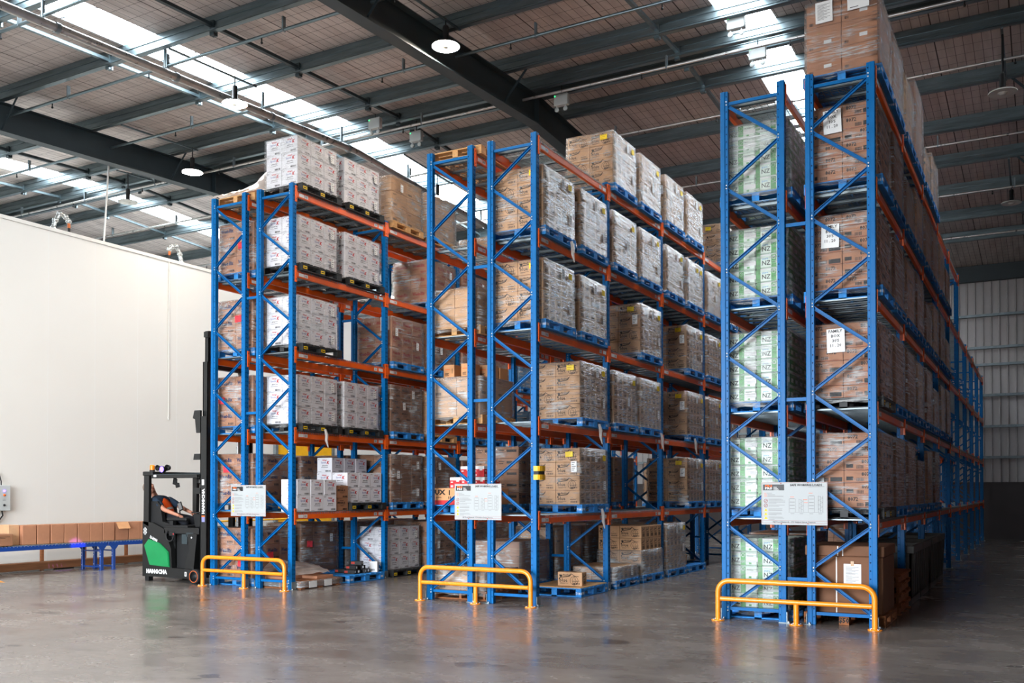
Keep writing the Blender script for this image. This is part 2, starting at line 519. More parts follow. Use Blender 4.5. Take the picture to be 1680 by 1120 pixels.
for k, (a, b) in enumerate(SKY):
    mb = MB()
    for y0, y1 in splits(*SKY_Y[k]):
        z0, z1 = zr(y0) + PD + .055, zr(y1) + PD + .055
        mb.face([(a - .03, y0, z0), (a - .03, y1, z1), (b + .03, y1, z1), (b + .03, y0, z0)], M['sky'])
        for x in (a, b):                                       # upstands at the sheet edges
            mb.face([(x, y0, z0 - .06), (x, y1, z1 - .06), (x, y1, z1), (x, y0, z0)], M['galvd'])
        y = y0 + 1.1
        while y < y1:                                          # sag wires across the strip
            mb.tube([(a, y, zr(y) + PD), (b - .08, y, zr(y) + PD), (b, y + .1, zr(y) + PD + .01)], .008, M['blackm'], 5)
            y += 2.25
    struct('window_%d' % (k + 1), mb)

# purlins (Z sections) and the bridging struts between them
PY = [5.6, 4.45] + [2.2 - 2.25 * k for k in range(9)]
PB = [6.1, 7.2] + [9.43 + 2.22 * k for k in range(7)]
def purlin(y):
    mb = MB(); z = zr(y); m = M['galvd']
    mb.box(XW, XE, y - .004, y + .004, z, z + PD - .006, m)
    mb.box(XW, XE, y - .11, y, z, z + .006, m); mb.box(XW, XE, y - .11, y - .105, z, z + .03, m)
    mb.box(XW, XE, y, y + .1, z + PD - .012, z + PD - .006, m)
    mb.box(XW, XE, y - .022, y - .003, z + .09, z + .13, m); mb.box(XW, XE, y - .022, y - .003, z + .21, z + .25, m)
    struct('roof_purlin', mb)
for y in PY + PB[:-1]:
    purlin(y)
mb = MB(); mb.box(XW, XE, YB - .25, YB - .02, zr(YB) - .22, zr(YB) + .33, M['dsteel']); struct('eaves_member', mb)
def bridging(x, ys, m):
    for a, b in zip(ys[:-1], ys[1:]):
        lo, hi = min(a, b), max(a, b)
        if hi - lo < 1.2 and hi > 5.7 and lo < 6.0:
            continue
        mb = MB()
        mb.bar((x, lo + .01, zr(lo) + .13), (x, hi - .01, zr(hi) + .13), .075, .06, m)
        for y in (lo + .03, hi - .03):
            mb.box(x - .05, x + .05, y - .02, y + .02, zr(y) - .05, zr(y) + .22, m)
        struct('roof_bridging_strut', mb)
front = sorted(PY); back = sorted(PB)
for x, m in ((-16.85, M['galvd']), (-14.05, M['dsteel']), (-7.42, M['galvd']), (-4.6, M['dsteel']), (2.16, M['galvd']), (5.1, M['galvd']), (11.9, M['dsteel'])):
    bridging(x, [y for y in front if y > -8], m)
    bridging(x, back[:6], m)

# portal rafters
def rafter(x):
    mb = MB(); m = M['dsteel']
    for y0, y1 in ((YF, YR), (YR, YB - .25)):
        for (w, t0, t1) in ((.13, 0, .022), (.012, -.58, 0), (.13, -.602, -.58)):
            vs = []
            for y in (y0, y1):
                z = zr(y)
                vs += [(x - w, y, z + t0 - .022), (x + w, y, z + t0 - .022), (x + w, y, z + t1 - .022), (x - w, y, z + t1 - .022)]
            mb.mesh(vs, [(0, 1, 2, 3), (7, 6, 5, 4), (0, 4, 5, 1), (1, 5, 6, 2), (2, 6, 7, 3), (3, 7, 4, 0)], m)
    mb.box(x - .13, x + .13, YR - .014, YR + .014, ZB - .62, ZB - .02, m)
    for y in PY + PB[:-1]:                                      # purlin cleats and fly braces
        mb.box(x - .07, x + .07, y + .005, y + .02, zr(y) - .01, zr(y) + .29, m)
    for y in (4.45, -.05, -4.55, 9.43, 13.87, 18.3):
        for s in (-1, 1):
            mb.bar((x + s * .05, y, zr(y) - .58), (x + s * .62, y, zr(y) + .05), .05, .012, m, (0, 1, 0))
    struct('roof_rafter', mb)
for x in (-20.5, -10.9, -1.2, 8.5):
    rafter(x)

# walls
mb = MB(); mb.box(-11.05, -10.9, -14.5, 24.6, .001, 7.55, M['panel'])
for k in range(1, 33):
    y = -14.5 + 1.2 * k
    mb.box(-10.901, -10.899, y - .003, y + .003, .02, 7.5, M['white'])
mb.box(-11.07, -10.88, -14.5, 24.6, 7.5, 7.58, M['panel'])
mb.box(XW + .01, -11.05, -14.5, 24.6, 7.38, 7.5, M['panel']); mb.box(XW + .01, -11.05, -14.5, -14.38, .001, 7.38, M['panel'])
mb.box(-10.9, -10.885, -14.5, 24.6, .001, .1, M['galv'])
struct('wall_left', mb)
mb = MB()
mb.tube([(-10.88, 4.43, 3.5), (-10.88, 4.43, 7.56)], .015, M['panel'], 8)
for z in (3.55, 5.0, 6.3, 7.3):
    mb.box(-10.9, -10.868, 4.41, 4.45, z - .015, z + .015, M['panel'])
struct('trim_1', mb)
mb = MB(); mb.box(-10.9, -10.84, 8.3, 10.7, .02, 3.32, M['ypaint'], .01); mb.box(-10.9, -10.8, 8.2, 8.3, .02, 3.42, M['galv']); mb.box(-10.9, -10.8, 10.7, 10.8, .02, 3.42, M['galv']); mb.box(-10.9, -10.7, 8.2, 10.8, 3.32, 3.6, M['galv']); struct('door_1', mb)
mb = MB()                                                       # ribbed cladding on the back wall
prof = []
x = XW
while x < XE:
    prof += [(x, 0), (x + .17, 0), (x + .183, .05), (x + .217, .05), (x + .23, 0)]
    x += .255
n = len(prof)
vs = [(p[0], YB - p[1] + .03, 2.0) for p in prof] + [(p[0], YB - p[1] + .03, 9.6) for p in prof]
mb.mesh(vs, [(i, i + 1, n + i + 1, n + i) for i in range(n - 1)], M['clad'])
mb.box(XW, XE, YB + .04, YB + .2, 0, 9.6, M['render'])
mb.box(XW, XE, YB - .1, YB + .04, .001, 2.0, M['precast'])
struct('wall_back', mb)
for z in (2.86, 3.94, 5.03, 6.1, 6.7, 7.83):
    mb = MB(); mb.box(XW, XE, YB - .16, YB - .01, z - .04, z - .033, M['galv']); mb.box(XW, XE, YB - .16, YB - .153, z - .04, z + .05, M['galv'])
    struct('cladding_girt', mb)
mb = MB(); mb.box(XW - .2, XW, -17, YB, 0, 9.8, M['render']); struct('wall_far_left', mb)
mb = MB(); mb.box(XE, XE + .2, -17, YB, 0, 10, M['render']); struct('wall_right', mb)
mb = MB()                                                       # front wall with its wide dock opening
DX0, DX1, DZ = -6.5, 5.0, 7.0
mb.box(XW, DX0, YF - .2, YF, 0, 9.3, M['clad']); mb.box(DX1, XE, YF - .2, YF, 0, 9.3, M['clad']); mb.box(DX0, DX1, YF - .2, YF, DZ, 9.3, M['clad'])
struct('wall_front', mb)
mb = MB()                                                       # timber kerb along the panel wall
mb.box(-10.42, -10.2, -14, 24, .03, .19, M['corten'], .01)
y = -13.5
while y < 24:
    mb.box(-10.38, -10.24, y, y + .4, .001, .03, M['blackm']); y += 2.4
struct('trim_2', mb)
# ------------------------------------------------------------------ pallet racks
FD, UW, GAP, H = .838, .10, .26, 6.97
X0 = [-4.698, 0.0, 4.695, 9.392]
CT = [1.40, 2.79, 4.17, 5.56, 6.94]                              # tops of the beam connectors
DK = [0.0] + [c - .07 for c in CT]                              # deck surfaces, level 0 = floor
def row_x(r, row):
    a = X0[r] + (0 if row == 'L' else FD + GAP)
    return a, a + FD

def upright_mesh(h, s):
    """s=+1: aisle face towards +x at x=0, body towards -x"""
    mb = MB(); m = M['blue']
    mb.box(*sorted((0, -s * .062)), 0, .1, 0, h, m, .006)
    mb.box(*sorted((-s * .058, -s * .1)), .012, .088, 0, h, m, .004)
    z = .12
    while z < h - .05:                                          # beam slots on the aisle face
        for y in (.032, .068):
            mb.face([(s * .001, y - .007, z - .014), (s * .001, y + .007, z - .014 + (.008 if y < .05 else -.004)), (s * .001, y + .005, z + .014), (s * .001, y - .005, z + .014)][::s], M['slot'])
        z += .0762
    z = .1
    while z < h - .05:                                          # brace holes on the inner strip
        x = -s * .08
        mb.face([(x - .006, .0115, z - .008), (x + .006, .0115, z - .008), (x + .006, .0115, z + .008), (x - .006, .0115, z + .008)], M['slot'])
        z += .1
    return mb.data('upright')
UPM = {(h, s): upright_mesh(h, s) for h in (H, 5.6) for s in (-1, 1)}

def brace_mesh(h, first):
    """zig-zag of channel braces across a frame of depth FD, bolts at the nodes; first: side of the lowest node"""
    mb = MB(); m = M['blue']
    xs = {-1: .078, 1: FD - .078}
    z = .14; side = first; nodes = [(xs[side], z)]
    while z + .556 < h - .05:
        z += .556; side = -side; nodes.append((xs[side], z))
    for (xa, za), (xb, zb) in zip(nodes[:-1], nodes[1:]):
        a = Vector((xa, .05, za + .025)); b = Vector((xb, .05, zb - .025)); d = (b - a).normalized(); nrm = Vector((-d.z, 0, d.x))
        mb.bar(a, b, .038, .008, m, (0, 1, 0))
        for s in (-1, 1):
            off = nrm * s * .018
            mb.bar(a + off + Vector((0, -.016, 0)), b + off + Vector((0, -.016, 0)), .006, .03, m, (0, 1, 0))
    for zz in (.14, nodes[-1][1]):
        mb.box(.07, FD - .07, .035, .07, zz - .02, zz + .02, m)
    for x, zz in nodes:
        for dz in (-.02, .02):
            mb.lathe([(.011, -.006), (.011, .0), (.0, .0)][::-1], (x, .01, zz + dz), M['bolt'], 8, 'Y')
    return mb.data('upright_frame')
BRM = {(h, f): brace_mesh(h, f) for h in (H, 5.6) for f in (-1, 1)}

def foot_mesh(s):
    mb = MB()
    mb.box(-.09, .05, -.03, .13, .001, .008, M['galv'])
    mb.box(*sorted((s * .003, s * .011)), -.005, .105, .008, .14, M['galv'])
    mb.lathe([(.012, .008), (.012, .03), (0, .03)], (.03, -.015, 0), M['bolt'], 8)
    return mb.data('foot_plate')
FTM = {s: foot_mesh(s) for s in (-1, 1)}

BL = BAY - UW
def beam_mesh(s, tags):
    """box beam along y, aisle face at x=0 looking along s, top at z=0"""
    mb = MB(); m = M['orange']
    mb.box(*sorted((0, -s * .05)), 0, BL, -.115, -.03, m, .006)
    mb.box(*sorted((-s * .012, -s * .05)), 0, BL, -.035, 0, m, .004)
    if tags:
        for y, w in ((.06, .13), (.2, .09), (BL - .2, .13), (BL - .34, .09)):
            x = s * .0015
            mb.face([(x, y, -.095), (x, y + w, -.095), (x, y + w, -.04), (x, y, -.04)][::s], M['white'])
            x = s * .002
            if w < .1:
                for k in range(6):
                    yy = y + .015 + k * .01
                    mb.face([(x, yy, -.085), (x, yy + .005, -.085), (x, yy + .005, -.05), (x, yy, -.05)][::s], M['greyink'])
    return mb.data('load_beam')
BMM = {(s, t): beam_mesh(s, t) for s in (-1, 1) for t in (0, 1)}
def conn_mesh(s, e):
    """end plate over the aisle face of an upright; e=0 at the beam's near end, 1 at the far end"""
    mb = MB(); y0, y1 = (-.048, .004) if e == 0 else (-.004, .048)
    mb.box(*sorted((s * .002, s * .014)), y0, y1, -.21, .07, M['orange'], .003)
    yy = (-.008, 0) if e == 0 else (0, .008)
    mb.box(*sorted((s * .002, -s * .05)), *yy, -.21, .07, M['orange'])
    for z in (-.16, .03):
        yc = (y0 + y1) / 2; x = s * .0148
        mb.face([(x, yc - .006, z - .012), (x, yc + .006, z - .012), (x, yc + .006, z + .012), (x, yc - .006, z + .012)][::s], M['slot'])
    return mb.data('beam_connector')
CNM = {(s, e): conn_mesh(s, e) for s in (-1, 1) for e in (0, 1)}

def deck_mesh(kind):
    mb = MB(); m = M['galv']
    if kind == 'slat':
        y = .04
        while y < BL - .1:
            mb.box(.004, FD - .004, y, y + .14, 0, .004, m)
            for yy in (y, y + .136):
                mb.box(.055, FD - .055, yy, yy + .004, -.012, 0, m)
            y += .29
    else:
        for k in range(7):
            y = .12 + k * (BL - .3) / 6
            mb.box(.01, FD - .01, y, y + .06, -.012, -.006, m); mb.box(.055, FD - .055, y, y + .004, -.04, -.008, m); mb.box(.055, FD - .055, y + .056, y + .06, -.04, -.008, m)
        y = .02
        while y < BL:
            mb.box(.0, FD, y, y + .006, -.002, .004, m); y += .05
        for k in range(9):
            x = .05 + k * (FD - .1) / 8
            mb.box(x, x + .006, .01, BL - .01, -.006, 0, m)
    y = .03
    while y < BL - .02:                                         # wire ends folded over the beams
        mb.box(FD, FD + .005, y, y + .008, -.035, .006, m); mb.box(-.005, 0, y, y + .008, -.035, .006, m); y += .05
    return mb.data('shelf_deck')
DKM = {k: deck_mesh(k) for k in ('slat', 'mesh')}

def rack(r, row, bays, label, group):
    xl, xr = row_x(r, row)
    t = thing('pallet_rack', label, 'pallet rack', (xl, 0, 0), 0, group)
    for n in range(bays + 1):
        h = H if (r < 2 or n < 6) else 5.6
        f = put('upright_frame', BRM[(h, -1 if row == 'L' else 1)], t, (0, n * BAY, 0))
        put('upright', UPM[(h, -1)], f); put('upright', UPM[(h, 1)], f, (FD, 0, 0))
        put('foot_plate', FTM[-1], f, (0.0, 0, 0)); put('foot_plate', FTM[1], f, (FD, 0, 0))
    for n in range(bays):
        for lv in range(1, 6):
            if r == 2 and n >= 5 and lv == 5:
                continue
            z = DK[lv] - .008; y = n * BAY + UW
            for s, x in ((-1, 0), (1, FD)):
                aisle = (s == 1) == (row == 'R')
                b = put('load_beam', BMM[(s, 1)], t, (x, y, z))
                put('beam_connector', CNM[(s, 0)], b); put('beam_connector', CNM[(s, 1)], b, (0, BL, 0))
            put('shelf_deck', DKM['mesh' if lv >= 4 else 'slat'], t, (0, y, DK[lv] - .005))
    if row == 'L':
        for n in range(0, bays + 1, 1):
            for z in ((5.09, 3.06 if r < 2 else 2.85, .56) if n < 6 else (3.0,)):
                mb = MB(); mb.box(FD + .003, FD + GAP - .003, .035, .065, -.022, .022, M['blue']); mb.build('row_spacer', t, (0, n * BAY, z))
    return t
rack(0, 'L', 4, 'blue and orange pallet rack row beside the forklift mast', 'rack rows')
rack(0, 'R', 6, 'blue and orange rack row carrying white cereal cartons, nearest the forklift', 'rack rows')
rack(1, 'L', 6, 'blue and orange rack row with timber pallets on its top beams', 'rack rows')
rack(1, 'R', 6, 'blue and orange rack row with yellow-labelled cartons and a yellow corner guard', 'rack rows')
rack(2, 'L', 9, 'blue and orange rack row holding green bottled water packs', 'rack rows')
rack(2, 'R', 9, 'blue and orange rack row facing the dark aisle on the right', 'rack rows')

rack(3, 'L', 7, 'blue and orange rack row on the far side of the dark aisle', 'rack rows')

# end barriers
def guard(x, label):
    t = thing('guard_rail', label, 'guard rail', (x, -.17, 0), 0, 'end of rack barriers')
    mb = MB(); r = .15; pts = [(0, 0, .01), (0, 0, .52 - r)]
    for k in range(1, 6):
        a = PI / 2 * k / 6; pts.append((r - r * math.cos(a), 0, .52 - r + r * math.sin(a)))
    pts += [(r, 0, .52), (1.93 - r, 0, .52)]
    for k in range(1, 6):
        a = PI / 2 * k / 6; pts.append((1.93 - r + r * math.sin(a), 0, .52 - r + r * math.cos(a)))
    pts += [(1.93, 0, .52 - r), (1.93, 0, .01)]
    mb.tube(pts, .034, M['rail'], 12); mb.build('rail_hoop', t)
    mb = MB(); mb.tube([(.034, 0, .285), (1.896, 0, .285)], .03, M['rail'], 12); mb.build('middle_rail', t)
    mb = MB(); mb.tube([(1.0, 0, .01), (1.0, 0, .262)], .034, M['rail'], 12); mb.build('centre_post', t)
    for x_ in (0, 1.0, 1.93):
        mb = MB(); mb.lathe([(0, .014), (.085, .014), (.085, .002)][::-1], (x_, 0, 0), M['rail'], 18)
        for a in (.8, 2.4, 3.9, 5.5):
            mb.lathe([(.011, .014), (.011, .026), (0, .026)], (x_ + .062 * math.cos(a), .062 * math.sin(a), 0), M['bolt'], 6)
        mb.build('foot_plate', t)
guard(X0[0] + .0, 'orange tubular guard rail at the rack end next to the forklift')
guard(X0[1] + .0, 'orange tubular guard rail at the end of the middle rack')
guard(X0[2] + .0, 'orange tubular guard rail in front of the green water packs')

# safe working load signs
def sign(x, label):
    t = thing('load_sign', label, 'sign', (x + .53, -.012, 1.25), 0, 'safe working load signs')
    W, Hh = .825, .545
    mb = MB(); mb.box(0, W, -.004, 0, 0, Hh, M['signw'], .001); mb.build('sign_panel', t)
    mb = MB(); o = (0, -.0048, 0); u = (1, 0, 0); v = (0, 0, 1)
    k = W / 1340.0
    def X(px): return (px - 130) * k
    def Z(py): return Hh - (py - 128) * k
    for a, b, c, d in ((142, 142, 1460, 142), (142, 975, 1460, 975), (142, 925, 1460, 925)):
        mb.line(o, u, v, [(X(a), Z(b)), (X(c), Z(d))], .0022, M['dkred'])
    for px in (142, 1460):
        mb.line(o, u, v, [(X(px), Z(142)), (X(px), Z(975))], .0022, M['dkred'])
    mb.rect(o, u, v, X(165), Z(298), X(602), Z(176), M['lampb'])
    o2 = (0, -.0054, 0)
    mb.text('PRS', .030, (X(208), -.0054, Z(230)), u, v, M['orink'], bold=.03, sx=1.45)
    mb.text('PRS', .026, (X(208), -.0054, Z(276)), u, v, M['white'], bold=.03, sx=1.6)
    for j, (s, wd) in enumerate((('Pallet', 1), ('Racking', 1), ('Solutions', 1))):
        mb.text(s, .013, (X(388), -.0054, Z(242 + 26 * j)), u, v, M['white'], bold=.02)
    mb.text('SAFE WORKING LOADS', .027, (X(722), -.0048, Z(210)), u, v, M['ink'], bold=.04, sx=.98)
    mb.line(o, u, v, [(X(1090), Z(228)), (X(1408), Z(222))], .004, M['greyink'])
    for py, a, b, c in ((355, 190, 235, 350), (390, 190, 250, 412), (422, 190, 245, 585)):
        mb.line(o, u, v, [(X(a), Z(py)), (X(b), Z(py))], .005, M['orink']); mb.line(o, u, v, [(X(b + 12), Z(py)), (X(c), Z(py))], .005, M['greyink'])
    for cy in (518, 614):
        pts = [(X(223) + .022 * math.cos(q * PI / 10), Z(cy) + .022 * math.sin(q * PI / 10)) for q in range(21)]
        mb.line(o, u, v, pts, .005, M['dkred']); mb.line(o, u, v, [(X(200), Z(cy + 22)), (X(246), Z(cy - 22))], .005, M['dkred'])
    for cy in (705, 787, 868):
        mb.face([(X(186), -.0048, Z(cy + 30)), (X(262), -.0048, Z(cy + 30)), (X(224), -.0048, Z(cy - 32))], M['yellow'])
        mb.line(o2, u, v, [(X(224), Z(cy - 12)), (X(224), Z(cy + 10))], .004, M['ink']); mb.line(o2, u, v, [(X(224), Z(cy + 17)), (X(224), Z(cy + 22))], .004, M['ink'])
    for py, ends in ((478, 540), (498, 580), (518, 620), (541, 622), (565, 440), (604, 612), (628, 495), (678, 560), (703, 555), (718, 560), (767, 545), (790, 555), (805, 440), (855, 570), (877, 598), (899, 400)):
        mb.line(o, u, v, [(X(280), Z(py)), (X(ends), Z(py))], .0035, M['greyink'])
    def rackdiag(x0, x1, y0, y1, rows):
        for px in (x0, x1):
            mb.line(o, u, v, [(X(px), Z(y0)), (X(px), Z(y1))], .003, M['greyink'])
        for q in range(rows):
            py = y0 + (y1 - y0) * (q + .0) / rows
            mb.line(o, u, v, [(X(x0 + 15), Z(py)), (X(x1 - 15), Z(py))], .005, M['greyink'])
    rackdiag(703, 828, 470, 745, 4); rackdiag(1090, 1212, 410, 745, 5)
    for x0, x1, y0 in ((903, 990, 480), (1288, 1378, 412)):
        for px in (x0, x1, (x0 + x1) / 2):
            mb.line(o, u, v, [(X(px), Z(y0)), (X(px), Z(745))], .003, M['greyink'])
        q = y0; s = 1
        while q < 700:
            mb.line(o, u, v, [(X(x0 if s else x1), Z(q)), (X(x1 if s else x0), Z(q + 45))], .002, M['greyink']); q += 45; s = 1 - s
    for px, py in ((765, 435), (1138, 355), (1030, 492), (1040, 550)):
        mb.line(o, u, v, [(X(px - 38), Z(py)), (X(px + 38), Z(py))], .005, M['orink'])
    mb.line(o, u, v, [(X(690), Z(752)), (X(1390), Z(752))], .002, M['greyink'])
    for px in (770, 950, 1150, 1330):
        mb.line(o, u, v, [(X(px - 35), Z(778)), (X(px + 35), Z(778))], .004, M['greyink'])
    mb.text('NZ Food Network - 373 Neilson Street, Penrose', .019, (X(800), -.0048, Z(968)), u, v, M['ink'], 'c', bold=.015)
    mb.build('printed_face', t)
    for px, py in ((535, 155), (1082, 143), (540, 988), (1082, 985)):
        mb = MB(); mb.lathe([(.007, -.004), (.007, 0)], (X(px), -.005, Z(py)), M['dkred'], 8, 'Y'); mb.face([(X(px) - .005, -.009, Z(py) - .005), (X(px) + .005, -.009, Z(py) - .005), (X(px) + .005, -.009, Z(py) + .005), (X(px) - .005, -.009, Z(py) + .005)], M['dkred']); mb.build('rivet', t)
sign(X0[0], 'white safe working loads sign on the rack end nearest the forklift')
sign(X0[1], 'white safe working loads sign on the end of the middle rack')
sign(X0[2], 'white safe working loads sign in front of green water packs')

# yellow bumper on the middle rack
t = thing('corner_guard', 'yellow and black corner guard clipped to the upright of the middle rack', 'corner guard', (X0[1] + 1.936, -.005, 1.85))
for z0, z1, mm, e in ((0, .075, 'ypaint', .0), (.075, .125, 'blackm', -.012), (.125, .2, 'ypaint', 0)):
    mb = MB()
    mb.prism([(-.02, -.05 - e), (.05, -.05 - e), (.075 + e, -.03), (.09 + e, .02), (.09 + e, .115), (.022, .115), (.022, -.008), (-.02, -.008)], 'Z', z0, z1, M[mm])
    mb.build({'ypaint': 'yellow_band', 'blackm': 'black_band'}[mm], t)
# ------------------------------------------------------------------ cartons
FRONT = lambda w, d: ((-w / 2, -d / 2 - .0012, 0), (1, 0, 0), (0, 0, 1), w)
RIGHT = lambda w, d: ((w / 2 + .0012, -d / 2, 0), (0, 1, 0), (0, 0, 1), d)
def barcode(mb, fr, x0, y0, x1, y1, m, h):
    o, u, v, w = fr; n = 9
    for k in range(n):
        a = x0 + (x1 - x0) * k / n; b = a + (x1 - x0) / n * R.uniform(.35, .8)
        mb.rect(o, u, v, a * w, y0 * h, b * w, y1 * h, m)
def smudge(mb, fr, h, rows, m, t=.03):
    o, u, v, w = fr
    for x0, x1, y in rows:
        mb.rect(o, u, v, x0 * w, y * h, x1 * w, (y + t) * h, m)
def tx(mb, fr, s, size, x, y, m, h, maxw=.9, align='l', shear=0.0, bold=.02):
    o, u, v, w = fr
    _, _, tw = text2d(s, bold)
    sz = size * h; sx = min(1.0, maxw * w / (tw * sz))
    mb.text(s, sz, Vector(o) + Vector(u) * x * w + Vector(v) * y * h, u, v, m, align, shear, bold, sx)
def curve(mb, fr, pts, t, m, h):
    o, u, v, w = fr
    P = [Vector((x * w, y * h)) for x, y in pts]; out = []
    for i in range(len(P) - 1):
        p0 = P[max(i - 1, 0)]; p1 = P[i]; p2 = P[i + 1]; p3 = P[min(i + 2, len(P) - 1)]
        for k in range(5):
            s = k / 5
            out.append(.5 * ((2 * p1) + (p2 - p0) * s + (2 * p0 - 5 * p1 + 4 * p2 - p3) * s * s + (3 * p1 - p0 - 3 * p2 + p3) * s ** 3))
    out.append(P[-1])
    mb.line(o, u, v, out, t, m)

def ink_milk(mb, w, d, h, var):
    fr = FRONT(w, d); k = M['ink']
    o, u, v, _ = fr
    mb.mesh([Vector(o) + Vector(u) * (.13 * w + x * .03) + Vector(v) * (.76 * h + z * .03) for x, z in ((-1, .6), (-.7, -.4), (0, -.9), (.7, -.4), (1, .6), (.3, .1), (0, .9), (-.3, .1))], [(0, 1, 2, 3, 4, 5, 6, 7)], k)
    tx(mb, fr, 'Anchor', .14, .2, .74, k, h, .34, shear=.2, bold=.025)
    curve(mb, fr, [(.06, .5), (.12, .62), (.3, .66), (.48, .72), (.56, .9)], .012, k, h)
    tx(mb, fr, 'blue', .27, .08, .3, k, h, .42, bold=.012)
    smudge(mb, fr, h, [(.1, .44, .2), (.1, .3, .15)], k, .022)
    smudge(mb, fr, h, [(.68, .72, .5), (.6, .9, .37), (.6, .84, .33)], k, .022)
    barcode(mb, fr, .62, .12, .92, .26, k, h)
    if var:
        curve(mb, fr, [(.56, .9), (.7, .74), (.86, .7)], .008, k, h)
        pts = [(.68 + .16 * math.cos(a * PI / 8), .4 + .3 * math.sin(a * PI / 8)) for a in range(17)]
        curve(mb, fr, pts, .006, k, h); curve(mb, fr, [(.68, .7), (.6, .4), (.68, .1)], .005, k, h); curve(mb, fr, [(.68, .7), (.76, .4), (.68, .1)], .005, k, h)
    fr = RIGHT(w, d)
    curve(mb, fr, [(.14, .58), (.3, .68), (.6, .7), (.84, .86)], .011, k, h)
    tx(mb, fr, 'Anchor', .07, .2, .78, k, h, .5, shear=.2)
    smudge(mb, fr, h, [(.25, .8, .5), (.25, .7, .45)], k, .02)
    barcode(mb, fr, .3, .12, .85, .38, k, h)
def ink_cereal(mb, w, d, h, var):
    for fr in (FRONT(w, d), RIGHT(w, d)):
        smudge(mb, fr, h, [(.05, .2, .92), (.05, .15, .87)], M['greyink'], .018)
        tx(mb, fr, "Kellogg's", .085, .36, .8, M['redink'], h, .3, shear=.25, bold=.03)
        tx(mb, fr, 'Special', .115, .27, .63, M['lilac'], h, .36)
        tx(mb, fr, 'K', .2, .65, .58, M['redink'], h, .18, shear=.3, bold=.05)
        tx(mb, fr, 'gluten free', .08, .34, .44, M['ink'], h, .42, shear=.15)
        smudge(mb, fr, h, [(.28, .74, .34)], M['ink'], .02)
        barcode(mb, fr, .56, .06, .92, .17, M['ink'], h)
        smudge(mb, fr, h, [(.06, .3, .05)], M['greyink'], .02)
def ink_biscuit(mat_):
    def f(mb, w, d, h, var):
        for fr, s in ((FRONT(w, d), .24), (RIGHT(w, d), .22)):
            tx(mb, fr, 'Weet-Bix', s, .1, .52, M[mat_], h, .74, bold=.05)
            smudge(mb, fr, h, [(.12, .5, .38), (.12, .4, .32)], M[mat_], .02)
            barcode(mb, fr, .58, .08, .92, .22, M['ink'] if mat_ != 'dkred' else M['dkred'], h)
    return f
def ink_k(mb, w, d, h, var):
    for fr in (FRONT(w, d), RIGHT(w, d)):
        smudge(mb, fr, h, [(.06, .2, .9)], M['ink'], .02)
        tx(mb, fr, "Kellogg's", .09, .34, .78, M['ink'], h, .34, shear=.25)
        tx(mb, fr, 'SPECIAL K', .15, .12, .56, M['ink'], h, .76, bold=.04)
        smudge(mb, fr, h, [(.3, .7, .46), (.38, .62, .38)], M['ink'], .02)
        barcode(mb, fr, .56, .07, .92, .2, M['ink'], h)
def ink_plain(mb, w, d, h, var):
    for fr in (FRONT(w, d), RIGHT(w, d)):
        if var:
            smudge(mb, fr, h, [(.1, .34, .84), (.1, .26, .79), (.66, .9, .2)], M['ink'], .02)
            barcode(mb, fr, .1, .1, .36, .24, M['ink'], h)
        o, u, v, ww = fr
        mb.rect(o, u, v, 0, h * .485, ww, h * .515, M['tape'])
def ink_water(mb, w, d, h, var):
    for side, fr in enumerate((FRONT(w, d), RIGHT(w, d))):
        o, u, v, ww = fr
        if side:
            mb.rect(o, u, v, 0, .02, ww, h - .02, M['green']); mb.rect(Vector(o) * 1.002, u, v, ww * .3, h * .3, ww * .8, h * .6, M['nzb'])
            continue
        mb.rect(o, u, v, 0, 0, ww * .13, h, M['green']); mb.rect(o, u, v, ww * .46, h * .05, ww * .62, h * .95, M['green'])
        mb.rect(o, u, v, ww * .62, h * .3, ww, h * .62, M['white']); mb.rect(o, u, v, ww * .72, h * .12, ww * .8, h * .25, M['green'])
        mb.rect(o, u, v, ww * .13, h * .9, ww * .46, h, M['white'])
        o = Vector(o) * 1.003
        fr = (o, u, v, ww)
        tx(mb, fr, 'pure', .16, .19, .64, M['lblue'], h, .22, shear=.1)
        tx(mb, fr, 'NZ', .33, .18, .24, M['ink'], h, .26, bold=.01)
        pts = [(.54 + .05 * math.cos(a * PI / 4), .76 + .12 * math.sin(a * PI / 4)) for a in range(9)]
        curve(mb, fr, pts, .004, M['white'], h)
        smudge(mb, fr, h, [(.66, .96, .74), (.66, .86, .68)], M['greyink'], .03)
def ink_8072(mb, w, d, h, var):
    for fr in (FRONT(w, d), RIGHT(w, d)):
        if var:
            tx(mb, fr, '8072', .3, .5, .56, M['ink'], h, .3, bold=.03)
            smudge(mb, fr, h, [(.06, .26, .2)], M['ink'], .3)
        else:
            tx(mb, fr, '8072', .3, .1, .56, M['ink'], h, .3, bold=.03)
            smudge(mb, fr, h, [(.6, .95, .1)], M['ink'], .36)
        smudge(mb, fr, h, [(.05, .95, .04)], M['dkred'], .02); barcode(mb, fr, .36, .12, .56, .4, M['ink'], h)
def ink_big(mb, w, d, h, var):
    for fr in (FRONT(w, d), RIGHT(w, d)):
        o, u, v, ww = fr
        if var:
            mb.rect(o, u, v, ww * .5, h * .25, ww * .72, h * .4, M['white'])
        barcode(mb, fr, .08, .08, .2, .2, M['ink'], h)
        smudge(mb, fr, h, [(.3, .44, .7)], M['tape'], .05)
def ink_blue(mb, w, d, h, var):
    for fr in (FRONT(w, d), RIGHT(w, d)):
        smudge(mb, fr, h, [(.1, .6, .66)], M['white'], .14); smudge(mb, fr, h, [(.1, .9, .3)], M['white'], .06); barcode(mb, fr, .62, .1, .9, .24, M['ink'], h)
